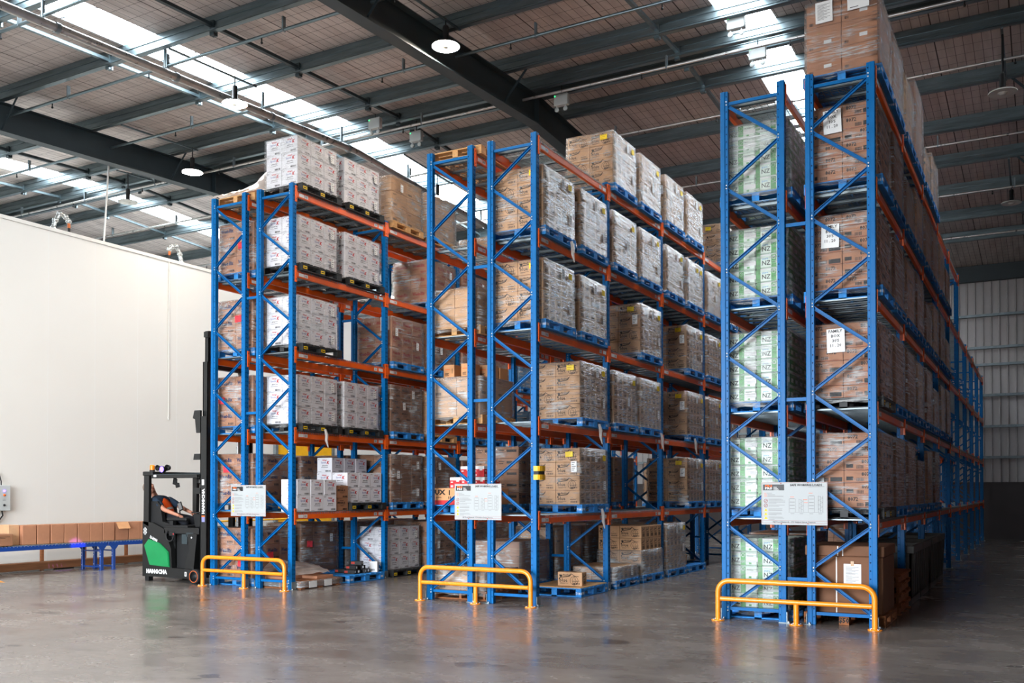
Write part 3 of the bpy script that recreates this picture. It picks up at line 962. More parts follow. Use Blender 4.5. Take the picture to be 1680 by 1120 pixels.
def ink_black(mb, w, d, h, var):
    for fr in (FRONT(w, d), RIGHT(w, d)):
        smudge(mb, fr, h, [(.45, .9, .55)], M['ink'], .22); smudge(mb, fr, h, [(.08, .35, .7), (.08, .3, .5)], M['ink'], .06)
def ink_red(mb, w, d, h, var):
    for fr in (FRONT(w, d), RIGHT(w, d)):
        smudge(mb, fr, h, [(0, 1, 0)], M['redink'], .72)
        o, u, v, ww = fr; fr = (Vector(o) * 1.003, u, v, ww)
        mb.mesh([Vector(fr[0]) + Vector(u) * x * ww + Vector(v) * z * h for x, z in ((.46, .72), (.54, .72), (.62, 1.0), (.38, 1.0))], [(0, 1, 2, 3)], M['white'])
        smudge(mb, fr, h, [(.1, .3, .5), (.6, .86, .6)], M['white'], .1); barcode(mb, fr, .1, .06, .34, .26, M['white'], h)

KIND = {  # across x, along y, rows, carton w, d, h, board, ink
    'milk': (2, 5, 4, .43, .207, .226, 'card', ink_milk),
    'cereal': (2, 3, 3, .362, .35, .282, 'wcard', ink_cereal),
    'biscuit': (2, 3, 3, .43, .35, .295, 'cardr', ink_biscuit('navy')),
    'redbiscuit': (2, 3, 3, .43, .35, .295, 'cardr', ink_biscuit('dkred')),
    'flake': (2, 3, 4, .40, .35, .23, 'cardd', ink_k),
    'plain': (2, 2, 3, .43, .52, .30, 'card', ink_plain),
    'water': (2, 4, 5, .43, .26, .184, 'nzb', ink_water),
    'number': (2, 4, 6, .42, .262, .157, 'cardr', ink_8072),
    'big': (2, 2, 3, .435, .52, .312, 'cardr', ink_big),
    'skyblue': (2, 3, 4, .42, .35, .22, 'lblue', ink_blue),
    'blackmark': (2, 4, 5, .42, .26, .19, 'cardd', ink_black),
    'dark': (2, 3, 4, .43, .35, .235, 'cardd', ink_plain),
}
_cm = {}
def carton_mesh(kind, var):
    if (kind, var) not in _cm:
        nx, ny, nr, w, d, h, bd, ink = KIND[kind]
        w -= .005; d -= .005; h -= .003
        mb = MB(); mb.box(-w / 2, w / 2, -d / 2, d / 2, 0, h, M[bd], .006 if kind != 'water' else .018)
        ink(mb, w, d, h, var)
        if kind not in ('water', 'skyblue'):
            mb.face([(-w / 2 + .01, -.025, h + .001), (w / 2 - .01, -.025, h + .001), (w / 2 - .01, .025, h + .001), (-w / 2 + .01, .025, h + .001)], M['tape'])
        _cm[(kind, var)] = mb.data('carton')
    return _cm[(kind, var)]

# ------------------------------------------------------------------ pallets
def pallet_mesh(m, w, d, blocks, mark=None):
    mb = MB(); hh = .138
    nb = 7
    for k in range(nb):                                         # top boards run across x, laid along y
        y = -d / 2 + (d - .11) * k / (nb - 1)
        mb.box(-w / 2, w / 2, y, y + .11, hh - .018, hh, M[m], .003)
    for x in (-w / 2, -.05, w / 2 - .1):
        mb.box(x, x + .1, -d / 2, d / 2, hh - .036, hh - .018, M[m], .003)
        if blocks:
            for y in (-d / 2, -.07, d / 2 - .14):
                mb.box(x, x + .1, y, y + .14, .018, hh - .036, M[m], .003)
            mb.box(x, x + .1, -d / 2, d / 2, 0, .018, M[m], .003)
        else:
            mb.box(x + .03, x + .07, -d / 2, d / 2, .018, hh - .036, M[m], .003)
    if not blocks:
        for y in (-d / 2, -.05, d / 2 - .1):
            mb.box(-w / 2, w / 2, y, y + .1, 0, .018, M[m], .003)
    else:
        for y in (-d / 2, d / 2 - .1):
            mb.box(-w / 2 + .1, w / 2 - .1, y, y + .1, 0, .018, M[m], .003)
    if mark == 'yellow':
        for y in (-d / 2 + .02, -.05):
            x = w / 2 + .0015
            mb.face([(x, y, .035), (x, y + .1, .035), (x, y + .1, .085), (x, y, .085)], M['yellow'])
            mb.face([(x + .001, y + .012, .05), (x + .001, y + .088, .05), (x + .001, y + .088, .068), (x + .001, y + .012, .068)], M['ink'])
    if mark == 'white':
        for y in (-d / 2 + .03, d / 2 - .12):
            x = w / 2 + .0015
            for q in range(4):
                mb.face([(x, y + q * .02, .045), (x, y + q * .02 + .012, .045), (x, y + q * .02 + .012, .08), (x, y + q * .02, .08)], M['white'])
        mb.text('7081', .04, (w / 2 - .095, -d / 2 - .0015, .04), (1, 0, 0), (0, 0, 1), M['white'])
    return mb.data('pallet')
PM = {'blue': pallet_mesh('pblue', .96, 1.06, True, 'white'), 'black': pallet_mesh('pblack', .96, 1.06, True, 'yellow'),
      'timber': pallet_mesh('timber', .96, 1.06, True), 'old': pallet_mesh('timberd', .96, 1.06, False)}

# ------------------------------------------------------------------ stretch film
def film_mesh(W, D, z0, z1, m, seed, skirt=True, slump=0.0):
    r = random.Random(seed)
    per = []
    nx, ny = 6, 7
    for k in range(nx): per.append((-W / 2 + W * k / nx, -D / 2, 0, -1))
    for k in range(ny): per.append((W / 2, -D / 2 + D * k / ny, 1, 0))
    for k in range(nx): per.append((W / 2 - W * k / nx, D / 2, 0, 1))
    for k in range(ny): per.append((-W / 2, D / 2 - D * k / ny, -1, 0))
    n = len(per)
    lev = [(z1 + .004, -.05), (z1 + .006, .006)] + [(z1 + (z0 - z1) * q, .012) for q in (.2, .42, .66, .86, .97)]
    if skirt:
        lev += [(z0 - .03, .022), (z0 - .075, .032)]
    vs = []
    for li, (z, off) in enumerate(lev):
        for k, (x, y, nx_, ny_) in enumerate(per):
            corner = (abs(abs(x) - W / 2) < 1e-6 and abs(abs(y) - D / 2) < 1e-6)
            cx, cy = (math.copysign(1, x), math.copysign(1, y)) if corner else (nx_, ny_)
            o = off + (r.uniform(-.0008, .0012) if li > 1 else 0)
            zz = z
            if li >= len(lev) - 1 and skirt:
                o += r.uniform(-.012, .016); zz += r.uniform(-.02, .05)
            elif li == len(lev) - 2 and skirt:
                o += r.uniform(-.01, .01)
            vs.append((x + cx * o, y + cy * o, zz))
    fs = [(i * n + k, (i + 1) * n + k, (i + 1) * n + (k + 1) % n, i * n + (k + 1) % n) for i in range(len(lev) - 1) for k in range(n)]
    mb = MB(); mb.mesh(vs, fs, m, True)
    return mb.data('stretch_wrap')
_fm = {}
def film_for(kind, rows, heavy, seed):
    key = (kind, rows, heavy, seed % 3)
    if key not in _fm:
        nx, ny, nr, w, d, h, bd, ink = KIND[kind]
        _fm[key] = film_mesh(nx * w + .02, ny * d + .02, .14, .14 + rows * h, M[('film', 'filmh', 'filml')[heavy]], hash((nx, ny, rows, seed % 3)))
    return _fm[key]

def label_mesh(m, w, h, s, lines, axis):
    """paper label facing -y ('F') or +x ('S')"""
    mb = MB()
    u = (1, 0, 0) if axis == 'F' else (0, 1, 0)
    nrm = Vector((0, -1, 0)) if axis == 'F' else Vector((1, 0, 0))
    U = Vector(u); V = Vector((0, 0, 1))
    mb.frame_box((0, 0, 0), U * w / 2, V * h / 2, nrm * .0008, M[m])
    o = nrm * .0016 - U * w / 2 - V * h / 2
    if s:
        n = len(s)
        for i, t in enumerate(s):
            mb.text(t, h * .5 / max(n, 3), o + U * w / 2 + V * h * (.84 - i * .2), U, V, M['ink'], 'c', bold=.02)
    else:
        for k in range(lines):
            y = h * (.15 + .7 * k / max(1, lines - 1))
            mb.rect(o, U, V, w * .12, y, w * (.5 + .36 * ((k * 7) % 3) / 2), y + h * (.05 if lines < 7 else .018), M['ink' if lines < 7 else 'greyink'])
    return mb.data('label')
LB = {('yellow', 'F'): label_mesh('yellow', .13, .085, None, 3, 'F'), ('yellow', 'S'): label_mesh('yellow', .12, .09, None, 3, 'S'),
      ('white', 'F'): label_mesh('white', .1, .17, None, 5, 'F'), ('white', 'S'): label_mesh('white', .085, .15, None, 4, 'S'),
      ('pink', 'F'): label_mesh('pink', .15, .12, None, 2, 'F'), ('paper', 'F'): label_mesh('white', .22, .3, ['FAMILY', 'BOX', "30'S", '11 . 20'], 0, 'F'),
      ('pink', 'S'): label_mesh('pink', .15, .12, None, 2, 'S'),
      ('note', 'F'): label_mesh('white', .21, .27, None, 15, 'F'), ('sheet', 'F'): label_mesh('white', .26, .17, None, 2, 'F')}
LNAME = {'yellow': 'yellow_label', 'white': 'barcode_label', 'pink': 'pink_note', 'paper': 'paper_notice', 'note': 'paper_notice', 'sheet': 'paper_notice'}
LTEXT = {'yellow': 'yellow sticker', 'white': 'white barcode label', 'pink': 'bright pink paper note', 'paper': 'white printed sheet taped on the film', 'note': 'white printed sheet', 'sheet': 'white paper sheet'}

SHELF = ['floor level', 'first shelf', 'second shelf', 'third shelf', 'fourth shelf', 'top shelf']
RACKN = ['forklift-side rack', 'middle rack', 'dark-aisle rack', 'rack across the dark aisle']
BAYN = ['end bay', 'second bay', 'third bay', 'fourth bay', 'fifth bay', 'sixth bay', 'seventh bay', 'eighth bay', 'ninth bay']
def where(r, row, n, p, lv):
    return '%s, %s %s slot, %s%s' % (SHELF[lv], BAYN[n], 'near' if p == 0 else 'far', RACKN[r], '' if r == 3 else ' left row' if row == 'L' else ' right row')
_seed = [0]
def load(r, row, n, p, lv, kind, desc, rows=None, pal='blue', wrap=1, labels=(), dx=0.0, dy=0.0, missing=(), wrap_rows=None):
    nx, ny, nr, w, d, h, bd, ink = KIND[kind]
    rows = rows or nr
    _seed[0] += 1; sd = _seed[0]; rr = random.Random(sd)
    xl, xr = row_x(r, row)
    cx = (xl + xr) / 2 + dx; cy = n * BAY + (.72 if p == 0 else 1.98) + dy + rr.uniform(-.015, .015)
    t = thing('pallet_load', desc + ', ' + where(r, row, n, p, lv), 'pallet load', (cx, cy, DK[lv] + .002), rr.uniform(-.008, .008), 'pallet loads on the racks')
    put('pallet', PM[pal], t)
    for k in range(rows):
        for i in range(nx):
            for j in range(ny):
                if not (j == 0 or i == nx - 1 or k == rows - 1):
                    continue
                if (k, i, j) in missing:
                    continue
                put('carton', carton_mesh(kind, rr.randrange(2)), t, ((i - (nx - 1) / 2) * w + rr.uniform(-.0015, .0015), (j - (ny - 1) / 2) * d + rr.uniform(-.0015, .0015), .14 + k * h), 0)
    W = nx * w; D = ny * d; top = .14 + rows * h
    if wrap:
        put('stretch_wrap', film_for(kind, wrap_rows or rows, wrap - 1, sd), t)
    for (m, ax, a, b) in labels:                                 # a along the face 0..1, b below the top
        if ax == 'F':
            l = put(LNAME[m], LB[(m, ax)], t, (-W / 2 + a * W, -D / 2 - .033, top - b), 0)
            l.rotation_euler = (0, rr.uniform(-.06, .06), 0)
        else:
            l = put(LNAME[m], LB[(m, ax)], t, (W / 2 + .033, -D / 2 + a * D, top - b), 0)
            l.rotation_euler = (rr.uniform(-.06, .06), 0, 0)
        l['label'] = LTEXT[m]
    return t

LYW = [('yellow', 'F', .82, .1), ('yellow', 'S', .84, .12), ('white', 'S', .6, .13), ('white', 'S', .86, .62)]
LYF = [('yellow', 'F', .8, .1), ('white', 'F', .9, .3), ('yellow', 'S', .86, .14), ('white', 'S', .55, .14), ('white', 'S', .88, .6)]
LYS = [('yellow', 'S', .84, .14), ('white', 'S', .6, .5), ('white', 'F', .3, .14)]
def milk(n, p, lv, lab, desc='film-wrapped milk cartons', **k):
    load(1, 'R', n, p, lv, 'milk', desc, labels=lab, **k)
# middle rack, right row
milk(0, 0, 4, LYW); milk(0, 1, 4, LYF); milk(1, 0, 4, LYS); milk(1, 1, 4, LYW); milk(2, 0, 4, LYW); milk(2, 1, 4, [('yellow', 'S', .6, .14), ('yellow', 'S', .85, .14)], wrap=2); milk(3, 0, 4, LYS)
milk(1, 0, 5, LYW); milk(1, 1, 5, LYS); milk(2, 0, 5, LYF); milk(2, 1, 5, LYW); milk(3, 1, 5, [('yellow', 'F', .6, .1)], rows=4)
milk(0, 0, 3, LYW); milk(0, 1, 3, LYF); milk(1, 1, 3, LYF); milk(2, 1, 3, LYF); milk(3, 0, 3, LYW); milk(3, 1, 3, LYS)
milk(0, 1, 2, LYW); milk(1, 0, 2, LYS); milk(1, 1, 2, LYW, wrap=2); milk(2, 1, 2, LYF); milk(3, 0, 2, LYS); milk(3, 1, 4, LYS); milk(3, 1, 2, LYS)
milk(0, 1, 1, LYF, wrap=1); milk(2, 1, 1, LYF); milk(3, 0, 1, LYW); milk(3, 1, 1, LYS, wrap=2)
milk(1, 0, 0, [('white', 'S', .7, .1)], 'half-height film-wrapped milk cartons', rows=1, wrap=2, dx=.02)
load(1, 'R', 2, 0, 0, 'milk', 'grey film-wrapped milk cartons', wrap=2, labels=[('yellow', 'S', .9, .1), ('white', 'S', .5, .12), ('white', 'S', .86, .5)], dx=.02)
# middle rack, left row
load(1, 'L', 0, 0, 3, 'plain', 'film-wrapped plain cartons', rows=2, pal='timber', wrap=1, dx=-.02)
load(1, 'L', 0, 0, 2, 'plain', 'loosely wrapped plain cartons', rows=2, pal='timber', wrap=2)
load(1, 'L', 0, 1, 1, 'blackmark', 'black-printed cartons', wrap=1)
load(1, 'L', 0, 0, 0, 'plain', 'low film-wrapped cartons', rows=1, pal='old', wrap=2, dx=.06, dy=.03)
load(1, 'L', 0, 1, 0, 'dark', 'grey film-wrapped cartons', rows=3, wrap=2)
load(1, 'L', 1, 0, 0, 'plain', 'film-wrapped tall cartons', wrap=2); load(1, 'L', 1, 1, 0, 'dark', 'film-wrapped dark cartons', wrap=2)
load(1, 'L', 1, 0, 1, 'dark', 'dark grey wrapped cartons', wrap=2); load(1, 'L', 2, 0, 1, 'plain', 'plain wrapped cartons'); load(1, 'L', 2, 1, 0, 'dark', 'dark wrapped cartons', wrap=2)
load(1, 'L', 1, 1, 2, 'dark', 'brown wrapped cartons'); load(1, 'L', 2, 1, 2, 'plain', 'brown film-wrapped cartons')
load(1, 'L', 3, 0, 0, 'dark', 'tall dark wrapped cartons', wrap=2); load(1, 'L', 3, 1, 1, 'plain', 'plain taped cartons')
load(1, 'L', 2, 0, 4, 'plain', 'high film-wrapped cartons'); load(1, 'L', 3, 0, 4, 'dark', 'high dark wrapped cartons'); load(1, 'L', 3, 1, 5, 'plain', 'pale wrapped cartons')

# rack by the forklift, right row
def cer(n, p, lv, **k):
    load(0, 'R', n, p, lv, 'cereal', 'white cereal cartons', pal='black', labels=[('white', 'S', .84, .17), ('white', 'S', .85, .68)], wrap=3, **k)
cer(0, 0, 5); cer(0, 1, 5); cer(0, 0, 4); cer(0, 1, 4); cer(0, 0, 3); cer(0, 0, 2); cer(0, 1, 2); cer(1, 0, 0)
load(0, 'R', 1, 0, 5, 'plain', 'film-wrapped plain cartons', pal='timber', labels=[('white', 'S', .3, .2)])
load(0, 'R', 1, 1, 5, 'plain', 'heavily wrapped plain cartons', pal='timber', wrap=2)
load(0, 'R', 2, 1, 5, 'plain', 'two-layer film-wrapped cartons', rows=2)
load(0, 'R', 1, 1, 4, 'redbiscuit', 'red-printed biscuit cartons', labels=[('white', 'S', .8, .2)])
load(0, 'R', 2, 0, 4, 'redbiscuit', 'red-printed biscuit cartons', labels=[('white', 'S', .8, .2)])
load(0, 'R', 1, 0, 3, 'redbiscuit', 'red-printed biscuit cartons', labels=[('note', 'F', .84, .14), ('white', 'S', .12, .3), ('white', 'S', .8, .5)])
load(0, 'R', 1, 1, 3, 'flake', 'dark-printed cereal cartons', labels=[('white', 'S', .5, .5)])
load(0, 'R', 2, 0, 3, 'redbiscuit', 'red-printed biscuit cartons', labels=[('white', 'S', .8, .2)]); load(0, 'R', 2, 1, 3, 'redbiscuit', 'red-printed biscuit cartons')
load(0, 'R', 3, 0, 3, 'skyblue', 'pale blue cartons'); load(0, 'R', 3, 1, 2, 'skyblue', 'pale blue cartons')
load(0, 'R', 1, 0, 2, 'flake', 'dark-printed cereal cartons', labels=[('white', 'S', .7, .15), ('white', 'S', .4, .4)])
load(0, 'R', 1, 1, 2, 'plain', 'wrapped plain cartons', pal='timber'); load(0, 'R', 2, 0, 2, 'dark', 'dark wrapped cartons'); load(0, 'R', 2, 1, 2, 'flake', 'dark-printed cereal cartons')
load(0, 'R', 1, 0, 1, 'dark', 'tightly wrapped dark cartons', labels=[('white', 'S', .2, .4), ('white', 'S', .84, .2), ('white', 'S', .84, .75)])
load(0, 'R', 1, 1, 1, 'dark', 'labelled dark cartons', labels=[('white', 'S', .4, .2), ('white', 'S', .2, .5), ('white', 'S', .7, .7)])
load(0, 'R', 2, 0, 1, 'redbiscuit', 'red-printed biscuit cartons', wrap=1); load(0, 'R', 2, 1, 1, 'dark', 'dark taped cartons'); load(0, 'R', 3, 0, 1, 'redbiscuit', 'red-printed biscuit cartons')
load(0, 'R', 1, 1, 0, 'flake', 'dark-printed cereal cartons', labels=[('white', 'S', .4, .2), ('white', 'S', .4, .5)]); load(0, 'R', 2, 0, 0, 'flake', 'dark-printed cereal cartons', labels=[('white', 'S', .4, .4)]); load(0, 'R', 2, 1, 0, 'dark', 'dark wrapped cartons'); load(0, 'R', 3, 0, 0, 'plain', 'plain wrapped cartons', wrap=2)
load(0, 'R', 3, 1, 0, 'dark', 'dark film-wrapped cartons', wrap=2); load(0, 'R', 4, 0, 1, 'plain', 'plain wrapped cartons'); load(0, 'R', 4, 0, 2, 'plain', 'plain wrapped cartons'); load(0, 'R', 3, 1, 4, 'plain', 'plain wrapped cartons'); load(0, 'R', 3, 0, 5, 'plain', 'plain wrapped cartons')
# rack by the forklift, left row
for lv, a, b in ((4, .68, .42), (3, .62, .35), (2, .14, .42), (1, .3, .27), (0, .72, .62)):
    load(0, 'L', 0, 0, lv, 'biscuit', 'navy-printed biscuit cartons', labels=[('pink', 'F', a, b)] + ([('pink', 'S', .4, .5), ('white', 'S', .15, .5)] if lv == 0 else []), rows=3)
load(0, 'L', 0, 1, 1, 'biscuit', 'navy-printed biscuit cartons', dx=.0); load(0, 'L', 0, 1, 0, 'dark', 'dark wrapped cartons', labels=[('pink', 'S', .2, .4), ('white', 'S', .8, .3)], wrap=1)
load(0, 'L', 1, 0, 1, 'dark', 'dark wrapped cartons'); load(0, 'L', 1, 0, 0, 'flake', 'dark-printed cereal cartons', wrap=2)
load(0, 'L', 1, 1, 3, 'plain', 'plain wrapped cartons'); load(0, 'L', 1, 0, 2, 'dark', 'brown wrapped cartons'); load(0, 'L', 1, 1, 0, 'dark', 'dark film-wrapped cartons'); load(0, 'L', 2, 0, 3, 'redbiscuit', 'red-printed biscuit cartons'); load(0, 'L', 2, 1, 4, 'redbiscuit', 'red-printed biscuit cartons')

# rack by the dark aisle
for lv, wr in ((4, 2), (3, 1), (2, 1), (1, 1), (0, 1)):
    load(2, 'L', 0, 0, lv, 'water', 'green bottled water packs', wrap=wr)
for lv in (1, 2, 3, 4):
    load(2, 'L', 0, 1, lv, 'water', 'green bottled water packs', wrap=1)
for n, p, lv in ((1, 0, 1), (1, 0, 3), (1, 1, 2), (1, 0, 4), (0, 1, 0), (2, 0, 2), (2, 0, 0)):
    load(2, 'L', n, p, lv, 'dark', 'dark wrapped cartons', wrap=1)
PAPER = {4: [('paper', 'F', .36, .2)], 3: [('paper', 'F', .33, .27)], 2: [('paper', 'F', .4, .22)], 1: [('note', 'F', .1, .7)]}
for lv in (4, 3, 2, 1):
    load(2, 'R', 0, 0, lv, 'number', 'number-printed brown cartons', pal='blue' if lv in (4, 3) else 'black', wrap=1, labels=PAPER[lv])
load(2, 'R', 0, 0, 5, 'big', 'three-high large brown cartons', wrap=1, labels=[('note', 'F', .26, .15), ('sheet', 'F', .74, .12)])
load(2, 'R', 0, 1, 5, 'big', 'purple-topped large cartons', rows=3, wrap=2); load(2, 'R', 1, 0, 5, 'plain', 'brown cartons', rows=3); load(2, 'R', 1, 1, 5, 'big', 'film-capped cartons', rows=4, wrap=2); load(2, 'R', 2, 0, 5, 'plain', 'brown cartons', rows=2)
load(2, 'R', 2, 1, 5, 'plain', 'wrapped cartons', rows=3, wrap=2)
for n, p, lv, kd, rw in ((0, 1, 4, 'dark', 4), (1, 0, 4, 'dark', 3), (1, 1, 4, 'plain', 3), (2, 0, 4, 'dark', 4), (2, 1, 4, 'dark', 4), (3, 0, 4, 'plain', 3), (3, 1, 4, 'dark', 3),
                         (0, 1, 3, 'dark', 4), (1, 0, 3, 'plain', 3), (1, 1, 3, 'dark', 4), (2, 0, 3, 'dark', 3), (2, 1, 3, 'plain', 3), (3, 0, 3, 'dark', 4), (3, 1, 3, 'plain', 2),
                         (0, 1, 2, 'dark', 4), (1, 0, 2, 'dark', 4), (1, 1, 2, 'plain', 3), (2, 0, 2, 'dark', 4), (2, 1, 2, 'dark', 3), (3, 0, 2, 'plain', 3), (3, 1, 2, 'dark', 4),
                         (0, 1, 1, 'dark', 4), (1, 0, 1, 'dark', 4), (1, 1, 1, 'dark', 3), (2, 0, 1, 'plain', 3), (2, 1, 1, 'dark', 4)):
    load(2, 'R', n, p, lv, kd, {'dark': 'film-wrapped dark cartons', 'plain': 'film-wrapped plain cartons'}[kd], rows=rw, wrap=2 if (n + p + lv) % 3 else 1)

for n in range(6):
    for p in (0, 1):
        for lv in range(0, 6):
            if (n * 5 + p * 3 + lv) % 7:
                load(3, 'L', n, p, lv, ('plain', 'big')[(n + lv) % 2], 'film-wrapped brown cartons', rows=3, wrap=1)
# the big dark carton on the timber pallet under the green-pack rack
xl, xr = row_x(2, 'R')
t = thing('pallet_load', 'tall dark brown carton with a taped paper on a stamped timber pallet, floor level', 'pallet load', ((xl + xr) / 2, .67, .002), 0, 'pallet loads on the racks')
mb = MB(); W, D = .98, 1.06
for k in range(6):
    y = -D / 2 + (D - .14) * k / 5; mb.box(-W / 2, W / 2, y, y + .14, .12, .14, M['timberd'], .003)
for x in (-W / 2, -.06, W / 2 - .12):
    mb.box(x, x + .12, -D / 2, D / 2, .1, .12, M['timberd']); mb.box(x, x + .12, -D / 2, D / 2, 0, .018, M['timberd'])
    for y in (-D / 2, -.07, D / 2 - .14):
        mb.box(x, x + .12, y, y + .14, .018, .1, M['timberd'], .003)
mb.text('$50', .06, (0, -D / 2 - .0015, .03), (1, 0, 0), (0, 0, 1), M['ink'], 'c', bold=.04)
mb.text('CH', .06, (-W / 2 + .06, -D / 2 - .0015, .03), (1, 0, 0), (0, 0, 1), M['ink'], 'c', bold=.04)
mb.build('pallet', t)
mb = MB(); mb.box(-.46, .46, -.5, .5, .142, .86, M['cardx'], .012); mb.box(-.475, .475, -.515, .515, .86, .99, M['cardx'], .01)
for x in (-.08, -.02):
    mb.rect((0, -.5162 if x < -.05 else -.5162, 0), (1, 0, 0), (0, 0, 1), x, .862, x + .012, .985, M['white'])
mb.rect((0, -.5013, 0), (1, 0, 0), (0, 0, 1), -.1, .15, -.085, .85, M['white'])
mb.build('carton', t)
l = put('paper_notice', LB[('note', 'F')], t, (.1, -.504, .63)); l['label'] = 'white delivery sheet'
mb = MB(); mb.box(-.02, .02, -.0012, .0, -.03, .03, M['tape']); mb.build('tape', t, (.1, -.5075, .77))
# ------------------------------------------------------------------ loose goods
def single(name, me, label, cat, loc, rz=0, group=None):
    return tag(put(name, me, None, loc, rz), label, cat, group)
xl, xr = row_x(0, 'R'); zc = DK[1] + .002
cw, cd, chh = .357, .345, .279
PL3 = ['nearest rack end', 'second from end', 'third from end']
for k in range(2):
    for j in range(3):
        single('carton', carton_mesh('cereal', (k + j) % 2), 'loose white cereal carton, %s row of two-high stack, first shelf, %s' % (('bottom', 'top')[k], PL3[j]), 'carton', (xr - .175, .29 + j * .352, zc + k * .2805), R.uniform(-.02, .02), 'loose cereal cartons')
for k in range(2):
    single('carton', carton_mesh('flake', k), 'small brown cereal carton, %s of the pair beside the white cartons' % ('lower', 'upper')[k], 'carton', (xr - .212, 1.345, zc + k * .2285 + 0), 0, 'loose cereal cartons')
tag(put('pallet', PM['black'], None, ((xl + xr) / 2, 2.065, zc)), 'black plastic pallet under the stepped pile of white cartons, first shelf', 'pallet')
STEP = [(0, 0, 1.72), (0, 0, 2.07), (0, 0, 2.42), (1, 0, 1.72), (1, 0, 2.07), (1, 0, 2.42)]
ORD = ['first', 'second', 'third']
cnt = [0, 0, 0]
for k, _, y in STEP:
    single('carton', carton_mesh('cereal', cnt[k] % 2), 'white cereal carton, %s layer of stepped pile on black pallet, %s from near end' % (('bottom', 'middle', 'top')[k], ORD[cnt[k]]), 'carton', (xr - .24, y, zc + .141 + k * .2805), R.uniform(-.02, .02), 'stepped pile of cereal cartons'); cnt[k] += 1
for k in range(2):
    for j, y in enumerate((1.72, 2.07, 2.42)):
        single('carton', carton_mesh('cereal', j % 2), 'white cereal carton, rear side of stepped pile, %s layer, %s from near end' % (('bottom', 'middle')[k], ORD[j]), 'carton', (xr - .61, y, zc + .141 + k * .2805), 0, 'stepped pile of cereal cartons')
for j, y in enumerate((1.72, 2.07, 2.42)):
    single('carton', carton_mesh('cereal', (j + 1) % 2), 'white cereal carton, topmost layer of the stepped pile, %s from near end' % ORD[j], 'carton', (xr - .60, y, zc + .141 + 2 * .2805), R.uniform(-.02, .02), 'stepped pile of cereal cartons')
for j, y in enumerate((.90, 1.26)):
    for k in range(2):
        single('carton', carton_mesh('cereal', j % 2), 'white cereal carton behind the loose two-high stack, %s layer, %s column' % (('bottom', 'top')[k], ('near', 'far')[j]), 'carton', (xr - .60, y, zc + k * .2805), 0, 'loose cereal cartons')

def sheet_mesh(pts, seed, nx=14, ny=10, amp=.03):
    """crumpled plastic: height field over a quad grid; pts(u,v)->(x,y,z)"""
    r = random.Random(seed); vs = []
    for j in range(ny + 1):
        for i in range(nx + 1):
            x, y, z = pts(i / nx, j / ny)
            vs.append((x + r.uniform(-amp, amp) * .6, y + r.uniform(-amp, amp) * .6, max(.004, z + r.uniform(-amp, amp) * .8)))
    fs = [(j * (nx + 1) + i, j * (nx + 1) + i + 1, (j + 1) * (nx + 1) + i + 1, (j + 1) * (nx + 1) + i) for j in range(ny) for i in range(nx)]
    mb = MB(); mb.mesh(vs, fs, M['sheet'], True); return mb.data('plastic_sheet')
# floor bay of the forklift-side rack
t = thing('pallet_load', 'grey pallet wrapped in film with flattened brown cartons, floor beside the orange rail', 'pallet load', ((xl + xr) / 2 + .02, .67, .002), 0, 'pallet loads on the racks')
put('pallet', PM['old'], t)
for i, (x, y, w_) in enumerate(((-.2, -.2, .5), (.12, .2, .55), (-.15, .3, .45))):
    mb = MB(); mb.box(-w_ / 2, w_ / 2, -.22, .22, 0, .05, M['cardr'], .004); mb.build('flattened_carton', t, (x, y, .141 + (.051 if i == 2 else 0)), R.uniform(-.3, .3) if i == 2 else 0)
put('stretch_wrap', film_mesh(.98, 1.08, .03, .135, M['filmh'], 5, False), t)
for y in (-.35, .05):
    mb = MB(); mb.box(.505, .508, y, y + .2, .02, .13, M['white']); l = mb.build('barcode_label', t); l['label'] = 'white label wrapped over the pallet edge'
tag(put('plastic_sheet', sheet_mesh(lambda u, v: (-.42 + .84 * u, -.5 + .9 * v, .2 + .26 * math.sin(PI * u) * (1 - v * .6)), 3), None, ((xl + xr) / 2 - .02, .62, .05)), 'clear crumpled plastic sheet heaped on the floor pallet behind the orange rail', 'plastic sheet')
tag(put('pallet', PM['blue'], None, ((xl + xr) / 2 + .03, 1.96, .002)), 'blue floor pallet holding small dark product boxes', 'pallet')
mb = MB(); mb.box(-.11, .11, -.05, .05, 0, .075, M['blackm'], .004); mb.rect((0, -.0512, 0), (1, 0, 0), (0, 0, 1), -.1, .02, -.03, .06, M['dkred']); mb.rect((.1112, 0, 0), (0, 1, 0), (0, 0, 1), -.04, .02, .0, .06, M['white']); pk = mb.data('product_box')
for i, (x, y, k, a) in enumerate(((.2, -.22, 0, .2), (.2, -.08, 0, -.1), (.22, .06, 0, .3), (.2, .2, 0, 0), (-.08, -.15, 0, .1), (-.06, .02, 0, -.2), (-.06, .16, 0, .15), (.18, -.14, 1, .1), (.2, .05, 1, -.1), (.2, -.02, 2, .3))):
    tag(put('product_box', pk, None, ((xl + xr) / 2 + .05 + x, 2.0 + y, .142 + k * .0765), a), 'small black and red retail box loose on the blue floor pallet', 'box', 'retail boxes on the blue floor pallet')
mb = MB(); mb.box(-.08, .08, -.045, .045, 0, .2, M['white'], .004); barcode(mb, ((-.08, -.0455, 0), (1, 0, 0), (0, 0, 1), .16), .2, .1, .7, .3, M['ink'], .2)
tag(mb.build('product_box', None, ((xl + xr) / 2 + .36, 2.36, .142), .3), 'upright white retail box among the black ones on the blue pallet', 'box')
